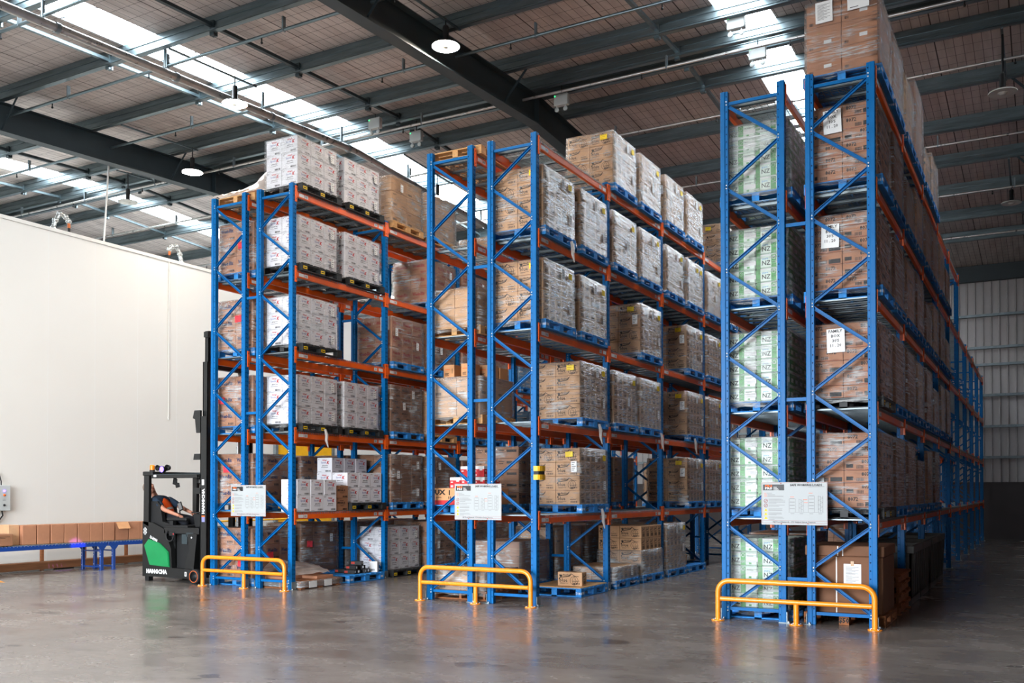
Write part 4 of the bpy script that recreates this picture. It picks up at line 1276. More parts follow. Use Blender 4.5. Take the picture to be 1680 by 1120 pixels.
# top of the left row: pallet under plastic
xl, xr = row_x(0, 'L'); z5 = DK[5] + .002
tag(put('pallet', PM['timber'], None, ((xl + xr) / 2, .7, z5)), 'timber pallet under clear plastic on the top shelf above the forklift', 'pallet')
for i in range(3):
    tag(put('pallet', PM['timber' if i % 2 else 'old'], None, ((xl + xr) / 2, 1.98, z5 + i * .14)), 'empty timber pallet, %s of a stack of three on the top shelf by the forklift' % ('lowest', 'middle', 'topmost')[i], 'pallet', 'stacked pallets on the top shelf')
tag(put('plastic_sheet', sheet_mesh(lambda u, v: (-.54 + 1.08 * u, -.56 + 1.06 * v, .17 + (.05 + .56 * min(u, (1.0 - u) * 6) + .05 * math.sin(9 * u) + .04 * math.sin(5 * u + 7 * v)) * min(1, v * 1.7) * min(1, (1 - v) * 5)), 9, 18, 16, .03), None, ((xl + xr) / 2, .70, z5 + .02)), 'pale clear plastic sheet sloping over timber pallets on the top shelf', 'plastic sheet')
for i, (x, y, h_) in enumerate(((.14, -.10, .12), (.16, .27, .18), (-.24, .12, .05))):
    mb = MB(); mb.box(-.16, .16, -.17, .17, 0, h_, M['cardr'], .005); mb.rect((0, -.1712, 0), (1, 0, 0), (0, 0, 1), -.12, h_ * .4, .05, h_ * .7, M['dkred'])
    tag(mb.build('carton', None, ((xl + xr) / 2 + x, .66 + y, z5 + .14)), 'crushed reddish carton under the plastic on the top shelf, %s' % ('front one', 'rear one', 'flattest one')[i], 'carton')
# middle rack, left row
xl, xr = row_x(1, 'L'); cx = (xl + xr) / 2
for n, (y, rzz) in enumerate(((.68, 0), (2.0, .04))):
    tag(put('pallet', PM['timber'], None, (cx + .01, y, z5), rzz), 'empty timber pallet on the top beams of the middle rack, %s one' % ('near', 'far')[n], 'pallet')
z2 = DK[2] + .002 + .14 + 2 * .30 + .016
for i, (x, y, s) in enumerate(((-.2, .42, 0), (.14, .40, 0), (.28, .72, 1), (.3, 1.0, 2))):
    mb = MB(); w_, h_ = ((.2, .2), (.22, .2), (.2, .18))[s]; mb.box(-w_ / 2, w_ / 2, -.12, .12, 0, h_, M['cardo'], .005)
    fr = ((-w_ / 2, -.1212, 0), (1, 0, 0), (0, 0, 1), w_); smudge(mb, fr, h_, [(.15, .5, .3), (.15, .45, .22), (.15, .5, .14)], M['ink'], .04); smudge(mb, fr, h_, [(.15, .6, .6)], M['orink'], .05); smudge(mb, fr, h_, [(.8, .84, .3)], M['ink'], .4)
    tag(mb.build('carton', None, (cx + x, y, z2)), 'small brown carton atop the wrapped load in the middle rack, %s' % ('first from the left', 'second from the left', 'third, set back', 'fourth, furthest back')[i], 'carton', 'small cartons on the wrapped load')
tag(put('pallet', PM['blue'], None, (cx - .02, .67, DK[1] + .002)), 'bright blue pallet under the appliance carton and red boxes', 'pallet')
mb = MB(); mb.box(-.45, .45, -.45, .45, 0, .26, M['cardo'], .008); o = (-.45, -.4512, 0); u = (1, 0, 0); v = (0, 0, 1)
mb.rect(o, u, v, 0, 0, .9, .07, M['redink']); mb.text('LUX', .075, (-.44, -.4512, .16), u, v, M['ink'], bold=.05, sx=1.3); mb.text('LUX', .05, (.1, -.4512, .12), u, v, M['greyink'])
mb.rect(o, u, v, .34, .15, .36, .23, M['ink']); mb.rect(o, u, v, .33, .09, .345, .13, M['ink']); mb.rect(o, u, v, .36, .09, .375, .13, M['ink']); mb.rect(o, u, v, .1, .11, .2, .118, M['ink'])
tag(mb.build('carton', None, (cx - .03, .66, DK[1] + .142)), 'wide flat brown appliance carton with a red base band, on a blue pallet', 'carton')
KIND['redbox'] = (1, 1, 1, .205, .24, .17, 'white', ink_red)
for i, (x, y, k) in enumerate(((-.07, .40, 0), (.14, .40, 0), (.12, .41, 1), (.355, .42, 0), (.345, .42, 1), (.33, .70, 2 - 2))):
    tag(put('carton', carton_mesh('redbox', i % 2), None, (cx + x, y, DK[1] + .404 + k * .1715)), 'red and white printed box on the flat appliance carton, %s' % ('leftmost', 'second, lower', 'second, upper', 'third, lower', 'third, upper', 'set behind the others')[i], 'carton', 'red and white boxes')
# middle rack, right row, floor
xl, xr = row_x(1, 'R'); cx = (xl + xr) / 2
t = thing('pallet', 'blue pallet with a plain timber top carrying a single milk carton', 'pallet', (cx + .02, 1.9, .002)); put('pallet_base', PM['blue'], t)
mb = MB(); mb.box(-.46, .46, -.52, .52, .1385, .15, M['timber']); mb.build('board', t)
single('carton', carton_mesh('milk', 1), 'single brown milk carton on the timber-topped blue pallet near the guard rail', 'carton', (xl + .62, 1.66, .153), .05)
load(1, 'R', 1, 1, 0, 'milk', 'half-unwrapped milk cartons', wrap=2, wrap_rows=2, dx=.02)
tag(put('pallet', PM['blue'], None, (cx + .02, 2 * BAY + 1.96, .002)), 'blue pallet carrying one small carton, far end of the middle rack floor', 'pallet')
single('carton', carton_mesh('milk', 0), 'small brown carton alone on the far blue pallet', 'carton', (cx + .1, 2 * BAY + 1.7, .142), .1)
mb = MB(); mb.tube([(0, 0, 0), (.012, .03, -.1), (.02, .01, -.2), (.03, .05, -.32)], [.02, .03, .026, .008], M['sheet'], 7)
# trailing film ends on the shelf edges
tl = mb.data('film_tail')
for i, (r_, row_, y, lv, d_) in enumerate(((1, 'R', 2.0, 2, 'on the second shelf edge of the middle rack end bay'), (1, 'R', .95, 4, 'on the fourth shelf edge of the middle rack end bay'), (1, 'R', 4.9, 2, 'on the second shelf edge in the second bay of the middle rack'), (1, 'R', 2.1, 1, 'on the first shelf edge of the middle rack'), (0, 'R', .72, 2, 'under the white cereal cartons on the second shelf'), (1, 'R', 6.9, 2, 'on the second shelf edge in the third bay of the middle rack'))):
    tag(put('hanging_film_tail', tl, None, (row_x(r_, row_)[1] + .115, y, DK[lv] + .06)), 'torn film tail ' + d_, 'stretch film', 'trailing film tails')
# bins and pallets on the floor of the dark aisle row
xl, xr = row_x(2, 'R'); cx = (xl + xr) / 2
for i in range(4):
    tag(put('pallet', PM['old'], None, (cx + .03, 1.98, .002 + i * .14), R.uniform(-.02, .02)), 'weathered timber pallet, %s in the stack of four, dark aisle' % ('lowest', 'second up', 'third up', 'topmost')[i], 'pallet', 'stacked pallets by the dark aisle')
M['bin'] = mat('dark_grey_bin_plastic', (92, 92, 88), .6, 0, .08, 5)
for i, y in enumerate((3.34, 4.57, 6.0, 7.22)):
    t = thing('bulk_bin', 'dark grey ribbed bulk bin beside the dark aisle, %s from the rack end' % ('first', 'second', 'third', 'fourth')[i], 'bin', (cx + .03, y, .002), 0, 'bulk bins by the dark aisle')
    mb = MB(); w_, d_, h_ = .92, 1.1, .86
    for x0, x1, y0, y1 in ((-w_ / 2, w_ / 2, -d_ / 2, -d_ / 2 + .03), (-w_ / 2, w_ / 2, d_ / 2 - .03, d_ / 2), (-w_ / 2, -w_ / 2 + .03, -d_ / 2, d_ / 2), (w_ / 2 - .03, w_ / 2, -d_ / 2, d_ / 2)):
        mb.box(x0, x1, y0, y1, .1, h_, M['bin'])
    mb.box(-w_ / 2, w_ / 2, -d_ / 2, d_ / 2, .1, .14, M['bin']); mb.build('bin_walls', t)
    mb = MB(); e = .04
    for x0, x1, y0, y1 in ((-w_ / 2 - e, w_ / 2 + e, -d_ / 2 - e, -d_ / 2), (-w_ / 2 - e, w_ / 2 + e, d_ / 2, d_ / 2 + e), (-w_ / 2 - e, -w_ / 2, -d_ / 2, d_ / 2), (w_ / 2, w_ / 2 + e, -d_ / 2, d_ / 2)):
        mb.box(x0, x1, y0, y1, h_ - .1, h_ + .01, M['bin'], .008)
    mb.build('rim', t)
    mb = MB()
    for yy in (-.42, -.14, .14, .42):
        mb.mesh([(w_ / 2, yy - .045, h_ - .1), (w_ / 2 + .04, yy - .045, h_ - .1), (w_ / 2 + .04, yy + .045, h_ - .1), (w_ / 2, yy + .045, h_ - .1), (w_ / 2, yy - .02, .1), (w_ / 2 + .01, yy - .02, .1), (w_ / 2 + .01, yy + .02, .1), (w_ / 2, yy + .02, .1)], [(0, 1, 2, 3), (7, 6, 5, 4), (0, 4, 5, 1), (1, 5, 6, 2), (2, 6, 7, 3)], M['bin'])
    mb.build('rib', t)
    for x in (-w_ / 2, w_ / 2 - .1):
        mb = MB(); mb.box(x, x + .1, -d_ / 2, d_ / 2, 0, .1, M['bin'], .005); mb.build('skid', t)

# ------------------------------------------------------------------ roller conveyor along the panel wall
t = thing('roller_conveyor', 'blue roller conveyor carrying plain cartons along the white wall', 'conveyor', (-9.5, -3.0, 0))
for x in (-.3, .3):
    for a, b in ((-2.0, 4.34), (4.36, 9.2)):
        mb = MB(); mb.box(x - .015, x + .015, a, b, .525, .605, M['convb'], .003); mb.box(x - .03, x + .03, a, b, .52, .527, M['convb']); mb.build('side_rail', t)
mb = MB(); y = -2.0
while y < 9.2:
    mb.tube([(-.285, y, .595), (.285, y, .595)], .026, M['galv'], 10); mb.tube([(.285, y, .595), (.318, y, .595)], .008, M['bolt'], 6, True); y += .075
rl = mb.build('roller_bed', t); rl['kind'] = 'stuff'
for yy in (-1.4, 4.2, 4.5, 7.6):
    for x in (-.3, .3):
        mb = MB(); mb.box(x - .025, x + .025, yy - .035, yy + .035, .003, .52, M['convb'], .004); mb.box(x - .04, x + .04, yy - .06, yy + .06, .001, .008, M['convb'])
        mb.prism([(yy - .1, .52), (yy + .1, .52), (yy + .035, .44), (yy - .035, .44)], 'X', x - .012 + .02 * (1 if x > 0 else -1), x + .012 + .02 * (1 if x > 0 else -1), M['convb'])
        for z in (.1, .3, .36):
            mb.lathe([(.01, -.004), (.01, 0), (0, 0)][::-1], (x, yy - .0355, z), M['bolt'], 6, 'Y')
        mb.build('leg', t)
    for z in (.06, .4):
        mb = MB(); mb.box(-.28, .28, yy - .012, yy + .012, z, z + .028, M['convb']); mb.build('cross_brace', t)
cb = {}
def plain_box(w_, d_, h_, flap=False):
    mb = MB(); mm = M['cardr']
    mb.box(-w_ / 2, w_ / 2, -d_ / 2, d_ / 2, 0, h_, mm, .004)
    mb.rect((w_ / 2 + .001, -d_ / 2, 0), (0, 1, 0), (0, 0, 1), d_ * .1, .02, d_ * .9, .024, M['tape'])
    mb.rect((0, 0, h_ + .001), (0, 1, 0), (1, 0, 0), -d_ / 2, -.02, d_ / 2, .02, M['tape'])
    return mb.data('carton')
ys = [-.40, -.09, .22, .53, .84, 1.14, 1.45, 1.79, 2.12, 2.43, 2.74]
W_ = [.29, .27, .29, .29, .29, .29, .29, .33, .30, .29, .29]
NTH = ['first', 'second', 'third', 'fourth', 'fifth', 'sixth', 'seventh', 'eighth', 'ninth', 'tenth', 'eleventh', 'twelfth']
for i, y in enumerate(ys):
    open_ = (i == 7)
    lab = 'plain brown carton on the roller conveyor, %s after the two printed ones' % NTH[i] if not open_ else 'plain brown carton with its front flap hanging open on the roller conveyor'
    tt = thing('carton', lab, 'carton', (-9.47, y, .623), R.uniform(-.02, .02), 'cartons on the conveyor')
    if not open_:
        put('carton_body', plain_box(.36, W_[i], .39), tt)
        mb = MB(); mb.box(-.18, .18, -.003, .003, .3902, .3915, M['tape']); mb.build('tape', tt)
    else:
        mb = MB(); w_, d_, h_ = .36, .31, .39
        for x0, x1, y0, y1 in ((-w_ / 2, w_ / 2, -d_ / 2, -d_ / 2 + .006), (-w_ / 2, w_ / 2, d_ / 2 - .006, d_ / 2), (-w_ / 2, -w_ / 2 + .006, -d_ / 2, d_ / 2), (w_ / 2 - .006, w_ / 2, -d_ / 2, d_ / 2)):
            mb.box(x0, x1, y0, y1, 0, h_, M['cardr'])
        mb.box(-w_ / 2, w_ / 2, -d_ / 2, d_ / 2, 0, .006, M['cardr']); mb.build('carton_body', tt)
        mb = MB(); mb.bar((w_ / 2, 0, h_), (w_ / 2 + .09, 0, h_ - .14), d_, .005, M['cardo']); mb.build('flap', tt)
tt = thing('carton', 'lower brown printed carton standing nearest the camera end of the conveyor', 'carton', (-9.36, -.975, .623), .03)
mb = MB(); mb.box(-.17, .17, -.16, .16, 0, .235, M['cardd'], .01); smudge(mb, ((.1712, -.16, 0), (0, 1, 0), (0, 0, 1), .32), .235, [(.1, .8, .75), (.1, .5, .66)], M['ink'], .03); mb.build('carton_body', tt)
tt = thing('carton', 'tall printed brown carton behind the low one on the conveyor', 'carton', (-9.6, -.67, .623), 0)
mb = MB(); mb.box(-.22, .22, -.11, .11, 0, .40, M['card'], .005); smudge(mb, ((-.22, -.1112, 0), (1, 0, 0), (0, 0, 1), .44), .4, [(.3, .9, .4), (.4, .7, .3)], M['ink'], .02); mb.build('carton_body', tt)

# yellow guard along the wall
t = thing('guard_rail', 'thin yellow guard rail with brown posts behind the conveyor', 'guard rail', (-10.55, -4, 0))
mb = MB(); mb.tube([(0, -6, .9), (0, 18, .9)], .025, M['ypaint'], 8); mb.build('top_rail', t)
for y in (.74, 1.79, 2.91, 4.0, -1.2, -3.0):
    mb = MB(); mb.box(-.03, .03, y + 4 - .03, y + 4 + .03, .001, .86, M['timberd' if y > 0 else 'ypaint']); mb.build('post', t)
# control box on the wall
t = thing('control_box', 'grey electrical control box on the white wall above the conveyor', 'control box', (-10.9, -.12, 1.28))
mb = MB(); mb.box(0, .16, -.26, .26, 0, .54, M['boxg'], .008); mb.build('enclosure', t)
for y, z, mm, nm in ((.12, .42, 'blueled', 'indicator_lamp'), (.12, .33, 'orink', 'push_button'), (.12, .12, 'blackm', 'key_switch')):
    mb = MB(); mb.lathe([(0, .024), (.022, .02), (.025, 0)][::-1], (.16, y, z), M[mm], 12, 'X'); mb.build(nm, t)
mb = MB(); mb.box(.16, .162, .09, .15, .22, .225, M['ink']); mb.box(.16, .162, .09, .15, .24, .245, M['ink']); mb.build('label_strip', t)
mb = MB(); mb.tube([(.08, .12, 0), (.08, .14, -.1), (.07, .08, -.18), (.04, .02, -.26)], .016, M['blackm'], 8); mb.build('cable', t)
mb = MB(); mb.tube([(.08, .1, .54), (.08, .1, .62), (.05, .06, .8)], .014, M['blackm'], 8); mb.build('cable', t)

# ------------------------------------------------------------------ roof services
t = thing('sprinkler_main', 'thick grey sprinkler main running below the purlins beside the skylight', 'pipe', (-6.05, 0, 0))
mb = MB(); mb.tube([(0, -14, zr(-14) - .34), (0, YR, zr(YR) - .34), (0, 24, zr(24) - .34)], .078, M['pipe'], 14); mb.build('main_pipe', t)
for y in (-2.4, .12, 2.7, 5.3, 8.0, 11.7):
    mb = MB(); mb.tube([(.0, y, zr(y) - .27), (0, y, zr(y) + .1)], .032, M['galv'], 8); mb.build('hanging_riser', t)
    mb = MB(); mb.lathe([(.092, -.04), (.092, .04)], (0, 0, 0), M['galv'], 14, 'Y'); mb.build('coupling', t, (0, y + .25, zr(y + .25) - .34))
for i, (y, x0, x1) in enumerate(((-2.4, -20, 12.5), (.12, -20, 12.5), (2.7, -20, 12.5), (5.35, -20, 12.5), (8.0, -20, 12.5), (11.75, -20, 12.5), (15.3, -20, 12.5), (19.2, -20, 12.5))):
    t = thing('sprinkler_pipe', 'thin grey sprinkler pipe across the roof, %s line from the near end' % NTH[i], 'pipe', (0, y, zr(y) - .23), 0, 'sprinkler branch pipes')
    for xa, xb in ((x0, -6.095), (-6.005, x1)):
        mb = MB(); mb.tube([(xa, 0, 0), (xb, 0, 0)], .03, M['pipe'] if i > 2 else M['galvd'], 8); mb.build('branch_pipe', t)
    x = x0 + 1.2 + .7 * (i % 3)
    while x < x1:
        if min(abs(x - q) for q in (-20.5, -10.9, -1.2, 8.5, -6.05)) > .3:
            mb = MB(); mb.tube([(x, 0, -.03), (x, 0, -.08)], .012, M['blackm'], 6); mb.lathe([(.006, -.08), (.022, -.1), (.02, -.125), (.004, -.13)], (x, 0, 0), M['blackm'], 8); mb.build('sprinkler_head', t)
            mb = MB(); mb.box(x + .5, x + .53, -.034, .034, -.034, .23, M['galv']); mb.build('pipe_hanger', t)
        x += 2.9
RING = []
def lamp(x, y, z, on, label, strut=True):
    t = thing('high_bay_lamp', label, 'lamp', (x, y, z), 0, 'high bay lamps')
    mb = MB(); mb.lathe([(0, .36), (.045, .36), (.055, .33), (.055, .05), (.07, .03)][::-1], (0, 0, 0), M['lampb'], 18); mb.build('housing', t)
    mb = MB(); mb.lathe([(.245, -.004), (.25, .006), (.24, .02), (.07, .03)], (0, 0, 0), M['lampw'] if not on else M['lampb'], 28); mb.build('ring_cap', t)
    mb = MB(); mb.lathe([(.09, 0), (.245, -.004)], (0, 0, 0), M['led'] if on else M['lampw'], 28); mb.build('light_ring', t)
    mb = MB(); mb.lathe([(0, -.03), (.05, -.028), (.06, -.005), (.09, .0), (.09, .02)], (0, 0, 0), M['lampw'], 20); mb.build('centre_cap', t)
    zt = zr(y) - z
    mb = MB(); mb.tube([(0, 0, .36), (0, 0, max(.4, zt + .02))], .012 if zt < .8 else .02, M['lampb'], 6); mb.build('hanger', t)
    ya, yb = (y - .75, y + .75)
    if strut:
        lo = max([q for q in PY + PB if q <= y] or [y - 1]); hi = min([q for q in PY + PB if q > y] or [y + 1])
        mb = MB(); mb.bar((0, lo - y, zr(lo) - z - .01), (0, hi - y, zr(hi) - z - .01), .04, .03, M['galvd']); mb.build('support_strut', t)
    return t
lamp(-.77, 1.72, 9.55, 1, 'lit round high bay lamp hanging in front of the dark middle rafter')
lamp(-5.75, 1.60, 9.48, 1, 'lit round high bay lamp beside the sprinkler main and skylight')
lamp(-9.9, 4.28, 9.57, 1, 'lit round high bay lamp above the panel wall, against the left rafter')
lamp(-5.6, 8.7, 9.47, 1, 'lit round high bay lamp seen between the rack uprights')
for x_, y_ in ((-.77, -4.6), (2.2, -4.6), (-5.75, -4.6), (-.77, -10.6), (2.2, -10.6)):  # added lamps out of view, for more light on rack ends and floor
    lamp(x_, y_, zr(y_) - .45, 1, 'added out-of-view high bay lamp over the open floor, %s column %s row' % ({-.77: 'middle', -5.75: 'left', 2.2: 'right'}[x_], {-4.6: 'nearer', -10.6: 'rear'}[y_]))
lamp(-12.9, 4.8, 9.41, 0, 'unlit round high bay lamp beyond the white wall')
lamp(7.8, 7.42, 9.05, 0, 'unlit round high bay lamp on a long pole over the dark aisle')
lamp(7.72, 16.0, 9.29, 0, 'unlit round high bay lamp further down the dark aisle')

def emergency(x, y, z, label, s=1):
    t = thing('emergency_light', label, 'emergency light', (x, y, z), 0, 'emergency lights under the ridge')
    mb = MB(); mb.box(-.16, .16, -.06, .06, 0, .24, M['boxg'], .01); mb.build('battery_box', t)
    for k in (-.1, .1):
        mb = MB(); mb.tube([(k, -.02, 0), (k, -.02, -.04)], .015, M['boxg'], 6); mb.lathe([(0, .05), (.03, .05), (.05, 0), (.046, -.005), (0, -.005)][::-1], (k, -.03, -.08), M['boxg'], 12, 'Y'); mb.build('spot_head', t)
    mb = MB(); mb.box(-.14, -.12, -.064, -.06, .19, .21, M['greenled']); mb.build('status_light', t)
    mb = MB(); mb.tube([(0, 0, .24), (0, 0, zr(y) - z + .12)], .012, M['lampb'], 6); mb.build('bracket', t)
emergency(-4.35, 5.95, 9.86, 'grey twin-head emergency light under the ridge by the skylight')
emergency(-.42, 5.65, 9.82, 'grey twin-head emergency light near the dark rafter joint')
emergency(3.70, 5.75, 9.92, 'grey twin-head emergency light below the right skylight')
emergency(3.64, 4.50, 9.98, 'grey emergency light tucked between two purlins by the right skylight')
emergency(-4.9, 5.1, 9.98, 'small grey emergency light beside the sprinkler main')
# white conduit hanging down to the panel wall and wrapped pipe loops on top of it
t = tag(None or MB().build('hanging_conduit'), 'thin white conduit dropping from the roof to the top of the white wall', 'conduit')
mb = MB(); mb.tube([(-11.5, 3.15, 10.25), (-11.5, 2.98, 7.62)], .022, M['white'], 8); t.data = mb.data('hanging_conduit')
for i, (y, sgn) in enumerate(((1.72, 1), (5.05, -1), (6.95, -1))):
    t = thing('pipe_loop', 'silver wrapped refrigerant pipe loop on top of the white wall, %s' % ('nearest the camera', 'by the middle seam', 'next to the rack')[i], 'pipe', (-11.35, y, 7.61), 0, 'wrapped pipe loops on the wall')
    mb = MB(); P = [(0, -.3 * sgn, .02), (0, -.2 * sgn, .1), (0, -.14 * sgn, .3), (0, -.03 * sgn, .48), (0, .12 * sgn, .44), (0, .2 * sgn, .36)]
    for a, b in zip(P[:-1], P[1:]):
        mb.tube([a, b], .05, M['foil'], 8)
    for p in P:
        mb.lathe([(.0, -.07), (.055, -.045), (.075, 0), (.055, .045), (0, .07)], p, M['foil'], 10)
    mb.build('wrapped_pipe', t)
    mb = MB(); mb.tube([(0, .2 * sgn, .32), (0, .21 * sgn, .2)], .035, M['copper'], 8); mb.build('copper_joint', t)
    mb = MB(); mb.tube([(0, .21 * sgn, .2), (0, .21 * sgn, .0)], .03, M['blackm'], 8); mb.build('riser', t)
# ------------------------------------------------------------------ reach truck, side on, nosed against the rack
t = thing('reach_truck', 'black reach truck with a green side panel and tall mast beside the rack', 'forklift', (0, 0, 0))
K = M['black']; KM = M['blackm']
mb = MB()                                                        # chassis: rear body, sloping flank, floor, reach legs
mb.prism([(-6.47, .09), (-5.12, .09), (-5.12, .26), (-5.68, .27), (-5.70, .62), (-5.88, .98), (-6.20, 1.10), (-6.47, 1.12)], 'Y', .0, .10, K)
mb.prism([(-6.47, .10), (-6.72, .55), (-6.72, .95), (-6.5, 1.3), (-5.7, 1.3), (-5.7, .10)], 'Z', .09, .98, K)
mb.prism([(-6.44, .10), (-6.68, .55), (-6.68, .95), (-6.47, 1.28), (-6.2, 1.28), (-6.2, .10)], 'Z', .98, 1.10, K)
mb.box(-5.7, -5.02, .03, 1.3, .14, .24, KM); mb.box(-5.68, -5.1, .12, 1.28, .24, .9, KM)
mb.build('chassis', t)
mb = MB(); mb.prism([(-6.0, .03), (-5.0, .03), (-5.0, 1.25), (-6.0, 1.25)], 'Z', .985, 1.01, KM); mb.box(-5.9, -4.99, .0, .05, .90, 1.02, K, .01); mb.box(-5.86, -5.3, .02, .5, 1.01, 1.06, KM, .01); mb.build('deck_cover', t)
mb = MB(); mb.prism([(-6.40, .67), (-6.28, .79), (-5.98, .72), (-5.75, .56), (-5.72, .285), (-6.25, .31)], 'Y', -.022, .0, M['grnp'])
mb.prism([(-6.385, .665), (-6.275, .775), (-5.985, .705), (-5.765, .55), (-5.735, .3), (-6.24, .325)], 'Y', -.03, -.022, M['grnp']); mb.build('green_panel', t)
mb = MB(); u = (1, 0, 0); v = (0, 0, 1)
mb.text('HANGCHA', .075, (-6.36, -.0015, .155), u, v, M['white'], bold=.06, sx=1.05)
uu = Vector((1, 0, -.42)).normalized(); vv = Vector((.42, 0, 1)).normalized()
mb.text('Li-ION', .052, Vector((-6.27, -.0015, .815)), uu, vv, M['white'], bold=.05); mb.text('power', .022, Vector((-6.05, -.0015, .725)), uu, vv, M['white'])
for a in range(6):                                               # snowflake emblem
    c, s = math.cos(a * PI / 3 + PI / 6), math.sin(a * PI / 3 + PI / 6); o = (-6.40, -.0015, .94)
    mb.line(o, u, v, [(0, 0), (.045 * c, .062 * s)], .012, M['white'])
    for q in (.5, .8):
        for sg in (-1, 1):
            c2, s2 = math.cos(a * PI / 3 + PI / 6 + sg * .7), math.sin(a * PI / 3 + PI / 6 + sg * .7)
            mb.line(o, u, v, [(.045 * c * q, .062 * s * q), (.045 * c * q + .02 * c2, .062 * s * q + .026 * s2)], .008, M['white'])
mb.rect((0, -.0015, 0), u, v, -5.34, .13, -5.29, .21, M['white']); mb.rect((0, -.0025, 0), u, v, -5.33, .145, -5.30, .195, M['greyink'])
mb.build('printed_decals', t)
mb = MB()                                                        # curved leg ahead of the battery
mb.prism([(-5.10, .27), (-5.02, .9), (-5.12, .92), (-5.26, .9), (-5.22, .6), (-5.30, .42), (-5.32, .27)], 'Y', -.01, .12, K); mb.lathe([(0, -.004), (.018, -.003), (.02, 0)], (-5.16, -.01, .84), M['bolt'], 10, 'Y'); mb.build('mast_bracket', t)
def wheel(x, y, r, w, nm='wheel', rim=True):
    e = put(nm, None, t, (x, y, r + .002))
    mb = MB(); mb.lathe([(r * .62, 0), (r * .94, 0), (r, .012), (r, w - .012), (r * .94, w), (r * .62, w)], (0, 0, 0), M['rubber'], 28, 'Y'); mb.build('tyre', e)
    mb = MB(); mb.lathe([(0, .02), (r * .25, .012), (r * .3, .03), (r * .62, .02), (r * .62, w - .02), (0, w - .02)], (0, 0, 0), KM, 24, 'Y'); mb.build('hub', e)
    if rim:
        mb = MB(); mb.lathe([(r * .74, -.002), (r * .8, -.002)], (0, 0, 0), M['orink'], 28, 'Y'); mb.build('orange_ring', e)
wheel(-5.08, -.03, .135, .1); wheel(-5.08, 1.16, .135, .1); wheel(-6.1, .6, .17, .12, rim=False)
mb = MB(); mb.box(-6.42, -6.32, .02, .12, .002, .09, KM); mb.box(-6.42, -6.32, 1.1, 1.2, .002, .09, KM); mb.build('stabiliser_foot', t)
# overhead guard
mb = MB()
mb.prism([(-6.45, 1.08), (-6.31, 1.03), (-6.30, 2.0), (-6.44, 2.0)], 'Y', .0, .06, K)
mb.build('guard_pillar', t)
mb = MB(); mb.prism([(-6.42, 1.10), (-6.32, 1.10), (-6.3, 2.0), (-6.42, 2.0)], 'Y', 1.16, 1.24, K); mb.build('guard_pillar', t)
mb = MB(); mb.box(-5.20, -5.08, .92, 1.0, 1.0, 1.97, K, .008); mb.box(-5.15, -5.12, .914, .92, 1.72, 1.8, M['white']); mb.build('guard_pillar', t)
mb = MB(); mb.box(-6.47, -6.2, -.01, 1.26, 1.98, 2.06, K, .01); mb.box(-6.25, -4.98, .0, .06, 1.93, 2.0, K, .008); mb.box(-6.25, -4.98, 1.19, 1.25, 1.93, 2.0, K, .008); mb.box(-5.03, -4.98, .0, 1.25, 1.93, 2.0, K)
for k in range(7):
    x = -6.12 + k * .16; mb.bar((x, .05, 1.975), (x, 1.2, 1.975), .035, .02, K)
mb.box(-6.2, -5.0, .04, 1.21, 2.0, 2.012, M['dsteel']); mb.build('overhead_guard', t)
mb = MB(); mb.box(-6.17, -6.1, -.008, -.001, 1.955, 1.995, M['white']); mb.build('guard_decal', t)
e = put('beacon', None, t, (-6.33, .1, 2.06)); mb = MB(); mb.lathe([(.05, 0), (.05, .03), (.04, .035)], (0, 0, 0), KM, 14); mb.build('beacon_base', e)
mb = MB(); mb.lathe([(.046, .03), (.046, .1), (.04, .125), (0, .13)], (0, 0, 0), M['amber'], 14); mb.build('beacon_lens', e)
e = put('work_light', None, t, (-6.2, .1, 2.13)); mb = MB(); mb.lathe([(0, .06), (.04, .05), (.055, 0)][::-1], (0, 0, 0), KM, 14, 'Y'); mb.tube([(0, .02, -.06), (0, .02, 0)], .012, KM, 6); mb.build('light_shell', e)
e = put('work_light', None, t, (-6.03, .06, 2.1)); mb = MB(); mb.lathe([(0, .09), (.05, .08), (.065, .0), (.06, -.004)][::-1], (0, 0, 0), KM, 14, 'Y'); mb.tube([(0, .04, -.09), (0, .04, 0)], .012, KM, 6); mb.lathe([(0, .13), (.045, .12), (.06, .06)][::-1], (.07, 0, .03), KM, 14, 'Y'); mb.build('light_shell', e)
mb = MB(); mb.lathe([(0, -.006), (.055, 0)], (0, 0, 0), M['blueled'], 14, 'Y'); mb.build('blue_lens', e)
e = put('mirror', None, t, (-5.92, .3, 1.84)); mb = MB(); mb.tube([(0, 0, .1), (.03, 0, 0)], .012, KM, 6); mb.frame_box((0, -.02, .03), (.05, 0, -.01), (0, .012, 0), (.01, 0, .06), KM, .006); mb.frame_box((.07, -.02, -.04), (.05, 0, .01), (0, .012, 0), (-.012, 0, .04), KM, .006); mb.build('mirror_head', e)
e = put('camera_display', None, t, (-5.42, .5, 1.87)); mb = MB(); mb.frame_box((0, 0, 0), (.12, 0, -.02), (0, .04, 0), (.01, 0, .045), KM, .008); mb.tube([(0, 0, .04), (0, 0, .08)], .015, KM, 6); mb.build('display_shell', e)
mb = MB(); mb.frame_box((0, -.042, 0), (.06, 0, -.01), (0, .002, 0), (.006, 0, .03), M['greyink']); mb.build('display_screen', e)
